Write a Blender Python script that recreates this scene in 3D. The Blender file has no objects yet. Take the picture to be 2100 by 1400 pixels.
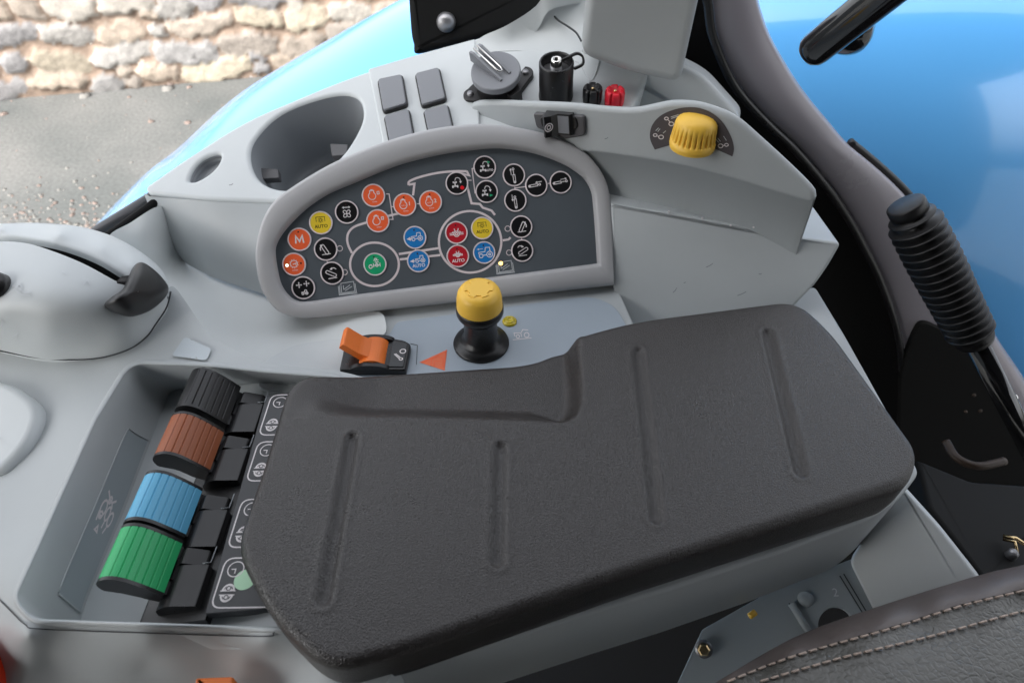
import bpy, math, random
import numpy as np
from mathutils import Vector, Matrix
from mathutils.geometry import delaunay_2d_cdt

# ------------------------------------------------------------------ camera, sky, sun, exposure
random.seed(7)
S = 0.0085                      # one drawing unit in metres
FPX, PITCH, CAMH = 1393.0, math.radians(45), 46.0
scene = bpy.context.scene
COL = scene.collection
cam_d = bpy.data.cameras.new('camera')
cam = bpy.data.objects.new('camera', cam_d); COL.objects.link(cam)
cam.location = (0, 0, CAMH * S)
cam.rotation_euler = (math.radians(90) - PITCH, 0, 0)
cam_d.sensor_width = 36.0
cam_d.lens = 36.0 * FPX / 2100.0
cam_d.clip_start = 0.01; cam_d.clip_end = 200
cam_d.dof.use_dof = True
cam_d.dof.focus_distance = 70 * S
cam_d.dof.aperture_fstop = 9
scene.camera = cam

SUN_EL, SUN_AZ = 44, -152        # degrees; azimuth measured from +Y towards +X
world = bpy.data.worlds.new('World'); scene.world = world
world.use_nodes = True
wn, wl = world.node_tree.nodes, world.node_tree.links
wn.clear()
sky = wn.new('ShaderNodeTexSky'); sky.sky_type = 'NISHITA'; sky.sun_disc = False
sky.sun_elevation = math.radians(SUN_EL); sky.sun_rotation = math.radians(SUN_AZ)
sky.air_density = 1.0; sky.dust_density = 6.0; sky.ozone_density = 0.6
bg = wn.new('ShaderNodeBackground'); bg.inputs['Strength'].default_value = 0.15
hs = wn.new('ShaderNodeHueSaturation'); hs.inputs['Saturation'].default_value = 0.22
wo = wn.new('ShaderNodeOutputWorld')
wl.new(sky.outputs[0], hs.inputs['Color']); wl.new(hs.outputs[0], bg.inputs[0]); wl.new(bg.outputs[0], wo.inputs[0])
sd = bpy.data.lights.new('sun', 'SUN'); sd.energy = 1.1; sd.angle = math.radians(14); sd.color = (1, .97, .93)
sun = bpy.data.objects.new('sun', sd); COL.objects.link(sun)
_e, _a = math.radians(SUN_EL), math.radians(SUN_AZ)
sun.rotation_euler = Vector((math.sin(_a)*math.cos(_e), math.cos(_a)*math.cos(_e), math.sin(_e))).to_track_quat('Z', 'Y').to_euler()
scene.view_settings.view_transform = 'Standard'
scene.view_settings.look = 'None'
scene.view_settings.exposure = 2.05
scene.view_settings.gamma = 1.0
scene.render.engine = 'CYCLES'

# ------------------------------------------------------------------ geometry helpers (drawing units, world axes)
CAM = np.array([0, 0, CAMH])
_f = np.array([0, math.cos(PITCH), -math.sin(PITCH)]); _u = np.array([0, math.sin(PITCH), math.cos(PITCH)]); _r = np.array([1., 0, 0])
def ray(px, py): return _r*((px-1050)/FPX) + _u*(-(py-700)/FPX) + _f
def P(px, py, z):
    d = ray(px, py); return CAM + d*((z-CAMH)/d[2])
def PY(px, py, y):
    d = ray(px, py); return CAM + d*(y/d[1])
def opx(pl, pts, w=0): return np.array([pl.px(p[0], p[1], w) for p in pts])
def nrm(v): v = np.asarray(v, float); return v/np.linalg.norm(v)

class Plane:
    def __init__(s, o, U, N):
        s.o = np.asarray(o, float); s.N = nrm(N); U = np.asarray(U, float); s.U = nrm(U - s.N*np.dot(U, s.N)); s.V = np.cross(s.N, s.U)
    def hit(s, px, py):
        d = ray(px, py); return CAM + d*(np.dot(s.o-CAM, s.N)/np.dot(d, s.N))
    def px(s, px, py, w=0):
        if w:
            return Plane(s.o+s.N*w, s.U, s.N).px(px, py)
        q = s.hit(px, py)-s.o; return np.array([np.dot(q, s.U), np.dot(q, s.V)])
    def at(s, u, v, w=0): return s.o + s.U*u + s.V*v + s.N*w
    def moved(s, px, py, w=0):
        return Plane(s.hit(px, py)+s.N*w, s.U, s.N)
def plane3(a, b, c, U=(1, 0, 0)):
    n = np.cross(b-a, c-a)
    if np.dot(n, CAM-a) < 0: n = -n
    return Plane(a, U, n)
def hplane(z): return Plane((0, 0, z), (1, 0, 0), (0, 0, 1))

def catmull(pts, n=8, closed=True):
    p = np.asarray(pts, float); m = len(p); out = []
    for i in range(m if closed else m-1):
        if closed: a, b, c, d = p[i-1], p[i], p[(i+1) % m], p[(i+2) % m]
        else: a, b, c, d = p[max(i-1, 0)], p[i], p[i+1], p[min(i+2, m-1)]
        for k in range(n):
            t = k/n
            out.append(.5*((2*b)+(c-a)*t+(2*a-5*b+4*c-d)*t*t+(3*b-a-3*c+d)*t**3))
    if not closed: out.append(p[-1])
    return np.array(out)
def rpoly(pts, r=10, n=6):
    """polygon with rounded corners; a point may carry its own radius as third value"""
    q = [np.array(p[:2], float) for p in pts]; rr = [p[2] if len(p) > 2 else r for p in pts]; m = len(q); out = []
    for i in range(m):
        a, b, c = q[i-1], q[i], q[(i+1) % m]
        d1, d2 = a-b, c-b; l1, l2 = np.linalg.norm(d1), np.linalg.norm(d2)
        k = min(rr[i], l1*.48, l2*.48)
        if k < 1e-6: out.append(b); continue
        s, e = b+d1/l1*k, b+d2/l2*k
        for j in range(n+1):
            t = j/n; out.append(s*(1-t)**2+b*2*t*(1-t)+e*t*t)
    return np.array(out)
def resample(pts, n, closed=True):
    p = np.asarray(pts, float)
    if closed: p = np.vstack([p, p[:1]])
    d = np.r_[0, np.cumsum(np.linalg.norm(np.diff(p, axis=0), axis=1))]
    t = np.linspace(0, d[-1], n, endpoint=not closed)
    return np.stack([np.interp(t, d, p[:, i]) for i in range(p.shape[1])], 1)
def dens(pts, step, closed=True):
    p = np.asarray(pts, float); out = []; m = len(p)
    for i in range(m if closed else m-1):
        a, b = p[i], p[(i+1) % m]; k = max(1, int(np.linalg.norm(b-a)/step))
        for j in range(k): out.append(a+(b-a)*j/k)
    if not closed: out.append(p[-1])
    return np.array(out)
def area(p): x, y = p[:, 0], p[:, 1]; return .5*np.sum(x*np.roll(y, -1)-np.roll(x, -1)*y)
def ccw(p): p = np.asarray(p, float); return p if area(p) > 0 else p[::-1].copy()
def dedupe(p):
    keep = np.linalg.norm(p-np.roll(p, 1, axis=0), axis=1) > 1e-5; return p[keep]
def inset(p, d):
    """offset a ccw polygon inwards"""
    a = p-np.roll(p, 1, 0); b = np.roll(p, -1, 0)-p
    na = np.stack([-a[:, 1], a[:, 0]], 1); na /= np.linalg.norm(na, axis=1)[:, None]
    nb = np.stack([-b[:, 1], b[:, 0]], 1); nb /= np.linalg.norm(nb, axis=1)[:, None]
    m = na+nb; l = np.linalg.norm(m, axis=1); l[l < .3] = .3; m /= l[:, None]
    c = np.clip(np.sum(m*na, 1), .5, 1)
    return p+m*(d/c)[:, None]
def inside(pts, poly):
    x, y = pts[:, 0], pts[:, 1]; r = np.zeros(len(pts), bool); q = np.roll(poly, 1, 0)
    for (x1, y1), (x2, y2) in zip(poly, q):
        if y1 == y2: continue
        r ^= ((y1 > y) != (y2 > y)) & (x < (x2-x1)*(y-y1)/(y2-y1)+x1)
    return r
def cdt(loops, step=None):
    """triangulate the area inside loops[0] and outside the other loops, with grid points"""
    V, E = [], []
    for L in loops:
        b = len(V); V += [tuple(q) for q in L]; E += [(b+i, b+(i+1) % len(L)) for i in range(len(L))]
    if step:
        lo, hi = loops[0].min(0), loops[0].max(0)
        gx, gy = np.meshgrid(np.arange(lo[0]+step*.5, hi[0], step), np.arange(lo[1]+step*.5, hi[1], step))
        gx = gx+(np.arange(gx.shape[0]) % 2)[:, None]*step*.5
        g = np.stack([gx.ravel(), gy.ravel()], 1)
        ok = inside(g, loops[0])
        for L in loops[1:]: ok &= ~inside(g, L)
        for L in loops:
            LD = dens(L, step*.5)
            for i in range(0, len(g), 4000):
                if ok[i:i+4000].any():
                    dd = ((g[i:i+4000, None, :]-LD[None])**2).sum(2).min(1); ok[i:i+4000] &= dd > (step*.35)**2
        V += [tuple(q) for q in g[ok]]
    r = delaunay_2d_cdt([Vector(v) for v in V], E, [], 0, 1e-7)
    nv = np.array([tuple(v) for v in r[0]]); F = np.array([f for f in r[2] if len(f) == 3])
    c = nv[F].mean(1); ok = inside(c, loops[0])
    for L in loops[1:]: ok &= ~inside(c, L)
    return nv, F[ok]
class RBF:
    """thin plate height through control points (x, y, z)"""
    def __init__(s, c, sc=300.):
        c = np.asarray(c, float); s.p = c[:, :2]/sc; s.sc = sc; n = len(c)
        A = np.zeros((n+3, n+3)); A[:n, :n] = s.k(s.p, s.p)+np.eye(n)*1e-4
        A[:n, n] = 1; A[:n, n+1:] = s.p; A[n, :n] = 1; A[n+1:, :n] = s.p.T
        s.w = np.linalg.solve(A, np.r_[c[:, 2], 0, 0, 0])
    @staticmethod
    def k(a, b):
        d = ((a[:, None]-b[None])**2).sum(2); return np.where(d > 1e-12, .5*d*np.log(d+1e-12), 0)
    def __call__(s, x):
        x = np.asarray(x, float)/s.sc; n = len(s.p); out = []
        for i in range(0, len(x), 5000):
            q = x[i:i+5000]; out.append(s.k(q, s.p)@s.w[:n]+s.w[n]+q@s.w[n+1:])
        return np.concatenate(out)

class MB:
    """collects vertices and faces of one mesh; one material slot per material"""
    def __init__(s): s.v = []; s.f = []; s.m = []; s.sm = []; s.mats = []; s.n = 0
    def add(s, v, f, mat, smooth=True):
        if mat not in s.mats: s.mats.append(mat)
        k = s.mats.index(mat); v = np.asarray(v, float).reshape(-1, 3)
        s.v.append(v); s.f += [tuple(int(i)+s.n for i in q) for q in f]; s.m += [k]*len(f); s.sm += [smooth]*len(f); s.n += len(v)
        return s
    def rings(s, R, mat, closed=True, smooth=True, loop=False):
        n = len(R[0]); f = []
        K = len(R)
        for k in range(K if loop else K-1):
            a, b = k*n, ((k+1) % K)*n
            for i in range(n if closed else n-1):
                j = (i+1) % n; f.append((a+i, a+j, b+j, b+i))
        return s.add(np.vstack(R), f, mat, smooth)
    def ngon(s, ring, mat, smooth=False): return s.add(ring, [tuple(range(len(ring)))], mat, smooth)
    def slab(s, pl, outline, top, depth, mat, bevel=.15, seg=3, holes=(), wall=None, smooth=True, step=None, zf=None, bottom=False, draft=0):
        """solid over a plane: outline in (u, v), cap at height top, rounded edge, walls going down"""
        L = [ccw(dedupe(np.asarray(outline, float)))]+[ccw(dedupe(np.asarray(h, float)))[::-1].copy() for h in holes]
        wall = -pl.N if wall is None else np.asarray(wall, float)
        caps = []
        for L0 in L:
            R = []
            base = np.array([pl.at(a, b, top-bevel) for a, b in inset(L0, -draft)])
            R.append(base+wall*max(depth-bevel, 1e-3))
            R.append(np.array([pl.at(a, b, top-bevel) for a, b in L0]))
            for k in range(1, seg+1):
                t = math.pi/2*k/seg; q = inset(L0, bevel*(1-math.cos(t)))
                R.append(np.array([pl.at(a, b, top-bevel+bevel*math.sin(t)) for a, b in q]))
            q = inset(L0, bevel*1.06+.004); R.append(np.array([pl.at(a, b, top) for a, b in q]))
            s.rings(R, mat, smooth=smooth); caps.append(q)
            if bottom: s.ngon(R[0][::-1], mat)
        if len(caps) == 1 and not step:
            s.ngon([pl.at(a, b, top) for a, b in caps[0]], mat, False)
        else:
            v, f = cdt(caps, step); s.add([pl.at(a, b, top) for a, b in v], f, mat, False)
        return s
    def lathe(s, prof, o, axis, mat, n=40, ref=(1, 0, 0), rf=None, smooth=True):
        pl = Plane(o, ref, axis); R = []
        for r, h in prof:
            ring = []
            for i in range(n):
                a = 2*math.pi*i/n; rr = r if rf is None else rf(r, h, a)
                ring.append(pl.at(rr*math.cos(a), rr*math.sin(a), h))
            R.append(np.array(ring))
        return s.rings(R, mat, smooth=smooth)
    def tube(s, pts, r, mat, n=12, cap=True):
        p = np.asarray(pts, float); R = []; t0 = None
        up = np.array([.13, .21, .97])
        rr = np.full(len(p), r) if np.isscalar(r) else np.asarray(r)
        for i in range(len(p)):
            t = nrm(p[min(i+1, len(p)-1)]-p[max(i-1, 0)])
            a = nrm(np.cross(t, up)) if abs(np.dot(t, up)) < .98 else nrm(np.cross(t, (1, 0, 0))); b = np.cross(t, a)
            R.append(np.array([p[i]+rr[i]*(a*math.cos(x)+b*math.sin(x)) for x in np.linspace(0, 2*math.pi, n, endpoint=False)]))
        if cap:
            R = [np.repeat(p[:1], n, 0)+1e-3*(R[0]-p[0])]+R+[np.repeat(p[-1:], n, 0)+1e-3*(R[-1]-p[-1])]
        return s.rings(R, mat)
    def extrude(s, prof, o, A, B, D, d0, d1, mat, smooth=False, caps=True):
        """profile in axes A, B pushed along D from d0 to d1"""
        o, A, B, D = [np.asarray(x, float) for x in (o, A, B, D)]
        r0 = np.array([o+A*a+B*b+D*d0 for a, b in prof]); r1 = r0+D*(d1-d0)
        s.rings([r0, r1], mat, smooth=smooth)
        if caps: s.ngon(r0[::-1], mat); s.ngon(r1, mat)
        return s
    def ribbons(s, lines, width, fn, mat):
        """flat strokes; lines in 2-D, fn maps 2-D to the surface"""
        for L in lines:
            closed = len(L) > 3 and np.allclose(L[0], L[-1])
            p = np.asarray(L, float)
            if closed: p = p[:-1]
            m = len(p); l, r = [], []
            for i in range(m):
                if closed: t1, t2 = p[i]-p[i-1], p[(i+1) % m]-p[i]
                else: t1 = p[i]-p[i-1] if i else p[1]-p[0]; t2 = p[i+1]-p[i] if i < m-1 else t1
                t1, t2 = nrm(t1+1e-12), nrm(t2+1e-12); t = t1+t2
                t = nrm(t) if np.linalg.norm(t) > .2 else t2
                nn = np.array([-t[1], t[0]]); c = max(.5, np.dot(nn, [-t1[1], t1[0]]))
                l.append(p[i]+nn*width/2/c); r.append(p[i]-nn*width/2/c)
            V = [fn(*q) for q in l]+[fn(*q) for q in r]
            F = [(i, m+i, m+(i+1) % m, (i+1) % m) for i in range(m if closed else m-1)]
            s.add(V, F, mat, False)
        return s
    def blob(s, pts, fn, mat): return s.add([fn(*q) for q in ccw(pts)], [tuple(range(len(pts)))], mat, False)
    def build(s, name, parent=None, weld=False):
        v = np.vstack(s.v)
        if weld:
            key, inv = {}, []; nv = []
            for q in np.round(v, 4):
                k = tuple(q)
                if k not in key: key[k] = len(nv); nv.append(k)
                inv.append(key[k])
            F, M, SM = [], [], []
            for f, m_, sm_ in zip(s.f, s.m, s.sm):
                g = [inv[i] for i in f]; g = [x for i, x in enumerate(g) if x != g[i-1]]
                if len(g) > 2: F.append(tuple(g)); M.append(m_); SM.append(sm_)
            s.f, s.m, s.sm, v = F, M, SM, np.array(nv)
        lo, hi = v.min(0), v.max(0); o = np.array([(lo[0]+hi[0])/2, (lo[1]+hi[1])/2, lo[2]])
        me = bpy.data.meshes.new(name)
        me.from_pydata(((v-o)*S).tolist(), [], s.f); me.update()
        me.polygons.foreach_set('material_index', s.m); me.polygons.foreach_set('use_smooth', s.sm)
        for m in s.mats: me.materials.append(m)
        ob = bpy.data.objects.new(name, me); COL.objects.link(ob)
        WO[ob.name] = o
        if parent is not None:
            ob.parent = parent; ob.location = Vector((o-WO[parent.name])*S)
        else: ob.location = Vector(o*S)
        return ob
WO = {}
def thing(name, label, cat, o, group=None):
    e = bpy.data.objects.new(name, None); COL.objects.link(e); e.empty_display_size = .02
    o = np.asarray(o, float); e.location = Vector(o*S); WO[e.name] = o
    e['label'] = label; e['category'] = cat
    if group: e['group'] = group
    return e
def tag(ob, label, cat, group=None):
    ob['label'] = label; ob['category'] = cat
    if group: ob['group'] = group
    return ob
def dup(root, off, label=None):
    """copy of a thing, its parts and their sub-parts, moved by off"""
    mp = {}
    def rec(o, par):
        c = o.copy(); COL.objects.link(c); WO[c.name] = WO[o.name]+off
        if par is not None: c.parent = par; c.matrix_parent_inverse = o.matrix_parent_inverse
        mp[o.name] = c
        for ch in list(o.children): rec(ch, c)
        return c
    r = rec(root, None); r.location = root.location+Vector(np.asarray(off)*S)
    if label: r['label'] = label
    return r, mp
def recolour(ob, slot, mat):
    ob.material_slots[slot].link = 'OBJECT'; ob.material_slots[slot].material = mat
def sheet(mb, outline, ctrl, step, mat, holes=(), skirt=3., rnd=0, sm=True):
    """moulded surface: outline and control points in photo pixels with a real height each"""
    L = [ccw(dedupe(dens(outline, step)))]+[ccw(dedupe(dens(h, step)))[::-1].copy() for h in holes]
    z = RBF(ctrl) if not callable(ctrl) else ctrl
    v, f = cdt(L, step); h = z(v)
    # image y runs down, so flip the winding
    mb.add([P(a, b, c) for (a, b), c in zip(v, h)], f[:, ::-1], mat, sm)
    if skirt:
        for q in L[:1]:
            hz = z(q); r = np.array([P(a, b, c) for (a, b), c in zip(q, hz)]); mb.rings([r, r-np.array([0, 0, skirt])], mat)
    return z
def text(mb, body, size, fn, mat, x=0, y=0, bold=0., ax='CENTER', sx=1.):
    c = bpy.data.curves.new('t', 'FONT'); c.body = body; c.size = size; c.align_x = ax; c.align_y = 'CENTER'; c.resolution_u = 3; c.offset = bold
    o = bpy.data.objects.new('t', c); COL.objects.link(o)
    dg = bpy.context.evaluated_depsgraph_get(); me = bpy.data.meshes.new_from_object(o.evaluated_get(dg))
    V = [fn(v.co.x*sx+x, v.co.y+y) for v in me.vertices]; F = [tuple(p.vertices) for p in me.polygons]
    if F: mb.add(V, F, mat, False)
    bpy.data.objects.remove(o); bpy.data.curves.remove(c); bpy.data.meshes.remove(me)
def circ(x, y, r, n=24, ry=None, a0=0, a1=360, rot=0):
    ry = r if ry is None else ry; t = np.radians(np.linspace(a0, a1, n+1)); c, s_ = math.cos(rot), math.sin(rot)
    X, Y = r*np.cos(t), ry*np.sin(t)
    p = np.stack([x+X*c-Y*s_, y+X*s_+Y*c], 1)
    if a1-a0 == 360: p[-1] = p[0]
    return p

# ------------------------------------------------------------------ materials
def sl(c): return tuple(((x/255)/12.92 if x <= 10 else (((x/255)+.055)/1.055)**2.4) for x in c)
def mat(name, col, rough=.5, bump=0., bscale=400., spec=.5, metal=0., coat=0., var=0., vscale=8., vor=False, emit=None, estr=0., dist=.0003, rvar=0.):
    m = bpy.data.materials.new(name); m.use_nodes = True; N, L = m.node_tree.nodes, m.node_tree.links
    b = N['Principled BSDF']; b.inputs['Base Color'].default_value = (*col, 1); b.inputs['Roughness'].default_value = rough
    b.inputs['Specular IOR Level'].default_value = spec; b.inputs['Metallic'].default_value = metal; b.inputs['Coat Weight'].default_value = coat
    b.inputs['Coat Roughness'].default_value = .05
    tc = N.new('ShaderNodeTexCoord')
    if var or rvar:
        n = N.new('ShaderNodeTexNoise'); n.inputs['Scale'].default_value = vscale; n.inputs['Detail'].default_value = 8; n.inputs['Roughness'].default_value = .65
        L.new(tc.outputs['Object'], n.inputs['Vector'])
        if var:
            r = N.new('ShaderNodeMapRange'); r.inputs['To Min'].default_value = 1-var; r.inputs['To Max'].default_value = 1+var; r.inputs['From Min'].default_value = .3; r.inputs['From Max'].default_value = .7
            L.new(n.outputs[0], r.inputs[0])
            x = N.new('ShaderNodeVectorMath'); x.operation = 'SCALE'; x.inputs[0].default_value = col
            L.new(r.outputs[0], x.inputs['Scale']); L.new(x.outputs[0], b.inputs['Base Color'])
        if rvar:
            r = N.new('ShaderNodeMapRange'); r.inputs['To Min'].default_value = rough-rvar; r.inputs['To Max'].default_value = rough+rvar; r.inputs['From Min'].default_value = .3; r.inputs['From Max'].default_value = .7
            L.new(n.outputs[0], r.inputs[0]); L.new(r.outputs[0], b.inputs['Roughness'])
    if bump:
        bp = N.new('ShaderNodeBump'); bp.inputs['Strength'].default_value = bump; bp.inputs['Distance'].default_value = dist
        if vor:
            t = N.new('ShaderNodeTexVoronoi'); t.feature = 'DISTANCE_TO_EDGE'; t.inputs['Scale'].default_value = bscale
            w = N.new('ShaderNodeTexNoise'); w.inputs['Scale'].default_value = bscale*.8
            a = N.new('ShaderNodeVectorMath'); a.operation = 'MULTIPLY_ADD'; a.inputs[1].default_value = (1.2/bscale,)*3
            L.new(tc.outputs['Object'], w.inputs['Vector']); L.new(w.outputs['Color'], a.inputs[0]); L.new(tc.outputs['Object'], a.inputs[2]); L.new(a.outputs[0], t.inputs['Vector'])
            mr = N.new('ShaderNodeMapRange'); mr.inputs['From Max'].default_value = .22; L.new(t.outputs['Distance'], mr.inputs[0]); L.new(mr.outputs[0], bp.inputs['Height'])
        else:
            t = N.new('ShaderNodeTexNoise'); t.inputs['Scale'].default_value = bscale; t.inputs['Detail'].default_value = 3
            L.new(tc.outputs['Object'], t.inputs['Vector']); L.new(t.outputs[0], bp.inputs['Height'])
        L.new(bp.outputs[0], b.inputs['Normal'])
    if emit: b.inputs['Emission Color'].default_value = (*emit, 1); b.inputs['Emission Strength'].default_value = estr
    return m
G = (.445, .475, .485)
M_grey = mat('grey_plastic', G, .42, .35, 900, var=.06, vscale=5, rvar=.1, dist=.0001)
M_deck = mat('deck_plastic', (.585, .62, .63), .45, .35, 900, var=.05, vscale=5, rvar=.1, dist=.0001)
M_pocket = mat('pocket_plastic', (.62, .65, .65), .5, .2, 900, var=.03, vscale=9, dist=.0001)
M_bezel = mat('bezel_plastic', (.43, .43, .44), .42, .35, 1100, var=.03, vscale=10, dist=.0001)
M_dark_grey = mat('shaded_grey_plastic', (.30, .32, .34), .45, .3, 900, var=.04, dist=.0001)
M_trim = mat('trim_plastic', (.37, .39, .395), .45, .3, 900, var=.05, vscale=5, rvar=.08, dist=.0001)
M_tray = mat('tray_plastic', (.50, .53, .54), .42, .2, 900, var=.03, dist=.0001)
M_tray2 = mat('recessed_label_plastic', (.38, .43, .455), .35, .1, 900, var=.03, dist=.0001)
M_frame = mat('dark_grey_plastic', (.09, .09, .095), .3, .1, 900, dist=.0001)
M_cover = mat('switch_cover_plastic', (.22, .23, .25), .42, .2, 1500, dist=.0001)
M_slate = mat('slate_faceplate', (.093, .108, .122), .36, .12, 1400, var=.05, vscale=20, dist=.0001)
M_decal = mat('decal_plate', (.36, .42, .48), .35, .1, 900, var=.03, dist=.0001)
M_leather = mat('armrest_leather', (.031, .0275, .0265), .33, .55, 640, vor=True, var=.16, vscale=7, dist=.0003, rvar=.09, spec=.6)
M_seat = mat('seat_leather', (.105, .103, .094), .3, .5, 210, vor=True, var=.2, vscale=25, dist=.0005, rvar=.1)
M_seatside = mat('seat_border_leather', (.12, .10, .094), .42, .3, 700, vor=True, var=.15, vscale=25, dist=.0002)
M_thread = mat('thread', (.50, .40, .34), .8)
M_black = mat('black_plastic', (.012, .012, .013), .32, .2, 900, rvar=.08, vscale=30, dist=.0001)
M_soft = mat('black_rubber', (.011, .0105, .011), .42, .2, 700, var=.15, vscale=20, dist=.0001)
M_gloss = mat('gloss_black_paint', (.010, .010, .011), .13, coat=.6)
M_void = mat('dark_trim_and_shade', (.005, .005, .005), .7, spec=.2)  # near-black trim; also paints the shade on the lower pillar
M_pillar = mat('pillar_trim_sheen', (.32, .30, .33), .24, .08, 500, rvar=.05, vscale=5, dist=.0001)  # window sheen on dark plastic, put into a lighter base colour
M_blue = mat('blue_fender_paint', (.125, .44, .88), .17, spec=.55, coat=.9, rvar=.02, vscale=3)
M_white = mat('white_print', (.78, .74, .75), .5)
M_pwhite = mat('pale_line_print', (.74, .66, .67), .45)
M_faint = mat('faint_print', (.62, .65, .67), .5)
M_orange = mat('orange_key', (.90, .13, .035), .45)
M_yellow = mat('yellow_key', (.85, .62, .04), .4)
M_kblack = mat('black_key', (.008, .008, .009), .35)
M_kblue = mat('blue_key', (.012, .20, .55), .4)
M_kred = mat('red_key', (.50, .012, .025), .4)
M_kgreen = mat('green_key', (.01, .38, .16), .4)
M_led = mat('dark_led', (.05, .02, .02), .3)
M_ledg = mat('lit_green_led', (.3, .9, .4), .3, emit=(.5, 1, .55), estr=1.5)
M_ledo = mat('lit_orange_led', (1, .5, .1), .3, emit=(1, .5, .08), estr=2)
M_rdot = mat('red_dot', (.8, .01, .02), .4)
M_gflag = mat('green_flag', (.02, .42, .18), .4)
M_knob = mat('yellow_knob_plastic', (.90, .55, .07), .42, .1, 700, dist=.0001, var=.04, vscale=30)
M_rocker = mat('orange_switch', (.86, .20, .03), .4, .1, 600, dist=.0001)
M_lgreen = mat('green_lever', (.025, .44, .15), .4, .1, 900, dist=.0001)
M_lblue = mat('light_blue_lever', (.12, .44, .68), .4, .1, 900, dist=.0001)
M_lbrown = mat('brown_lever', (.33, .095, .035), .42, .1, 900, dist=.0001)
M_lblack = mat('black_lever', (.016, .016, .017), .35, .1, 900, dist=.0001)
M_red = mat('red_plastic', (.72, .015, .035), .35)
M_redknob = mat('red_orange_knob', (.78, .05, .015), .4)
M_chrome = mat('chrome', (.75, .73, .70), .18, metal=1)
M_brass = mat('brass', (.70, .52, .28), .25, metal=1)
M_steel = mat('dull_metal', (.30, .30, .31), .4, metal=.8)
M_galv = mat('grey_painted_metal', (.33, .37, .39), .4, .1, 300, dist=.0001)
M_lens = mat('amber_lens', (.60, .47, .02), .12, coat=.5)
M_mint = mat('mint_sticker', (.50, .80, .55), .5)
M_brown = mat('brown_rubber', (.035, .02, .012), .5)
M_patch = mat('pale_label', (.50, .555, .59), .35)
M_strip = mat('label_strip_black', (.035, .038, .042), .35)
M_seam = mat('seam_gap', (.05, .055, .06), .8)
M_tri = mat('orange_sticker', (.85, .17, .06), .45)

# ------------------------------------------------------------------ road and stone wall outside
mroad = bpy.data.materials.new('asphalt_road'); mroad.use_nodes = True
N, L = mroad.node_tree.nodes, mroad.node_tree.links; b = N['Principled BSDF']; b.inputs['Roughness'].default_value = .85
tc = N.new('ShaderNodeTexCoord')
n1 = N.new('ShaderNodeTexNoise'); n1.inputs['Scale'].default_value = 1.6; n1.inputs['Detail'].default_value = 6
n2 = N.new('ShaderNodeTexNoise'); n2.inputs['Scale'].default_value = 55; n2.inputs['Detail'].default_value = 6
for n in (n1, n2): L.new(tc.outputs['Object'], n.inputs['Vector'])
r1 = N.new('ShaderNodeValToRGB'); r1.color_ramp.elements[0].position = .35; r1.color_ramp.elements[0].color = (.070, .075, .073, 1); r1.color_ramp.elements[1].position = .68; r1.color_ramp.elements[1].color = (.112, .112, .108, 1)
r2 = N.new('ShaderNodeMapRange'); r2.inputs['From Min'].default_value = .3; r2.inputs['From Max'].default_value = .7; r2.inputs['To Min'].default_value = .75; r2.inputs['To Max'].default_value = 1.25
L.new(n1.outputs[0], r1.inputs[0]); L.new(n2.outputs[0], r2.inputs[0])
x = N.new('ShaderNodeVectorMath'); x.operation = 'SCALE'; L.new(r1.outputs[0], x.inputs[0]); L.new(r2.outputs[0], x.inputs['Scale']); L.new(x.outputs[0], b.inputs['Base Color'])
ROADZ = -190
mb = MB(); mb.add([(-9000, -3000, ROADZ), (9000, -3000, ROADZ), (9000, 12000, ROADZ), (-9000, 12000, ROADZ)], [(0, 1, 2, 3)], mroad, False)
road = mb.build('road'); road['kind'] = 'structure'
# loose gravel scattered near the tractor
M_pebA = mat('pink_gravel', (.15, .115, .10), .9); M_pebB = mat('pale_gravel', (.14, .135, .125), .9)
rg = np.random.default_rng(5); mb = MB()
def pebble(c, r, m):
    k = 6; t = np.linspace(0, 2*math.pi, k, endpoint=False)
    j = rg.uniform(.7, 1.2, (3, k)); R = []
    for i, (rr, h) in enumerate(((1, 0), (.85, .45), (.3, .75))):
        R.append(np.stack([c[0]+r*rr*j[i]*np.cos(t), c[1]+r*rr*j[i]*np.sin(t), np.full(k, c[2]+h*r*.8)], 1))
    mb.rings(R, m)
for i in range(300):
    if i < 240: px, py = rg.uniform(-60, 330), 470-abs(rg.normal(0, 45))
    else: px, py = rg.uniform(0, 620), rg.uniform(175, 400)
    pebble(P(px, py, ROADZ), rg.uniform(.6, 1.7) if i < 240 else rg.uniform(.4, 1.1), M_pebA if rg.random() < .5 else M_pebB)
for px, py, r in ((345, 183, 8), (350, 175, 5), (175, 198, 7), (388, 180, 4), (310, 250, 4), (385, 252, 4), (8, 235, 5), (265, 200, 3), (425, 165, 4)):
    pebble(P(px, py, ROADZ), r*.62, M_pebB if r > 6 else M_pebA)
gr = mb.build('gravel'); tag(gr, 'pale pink gravel scattered on the grey road', 'gravel'); gr['kind'] = 'stuff'

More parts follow.
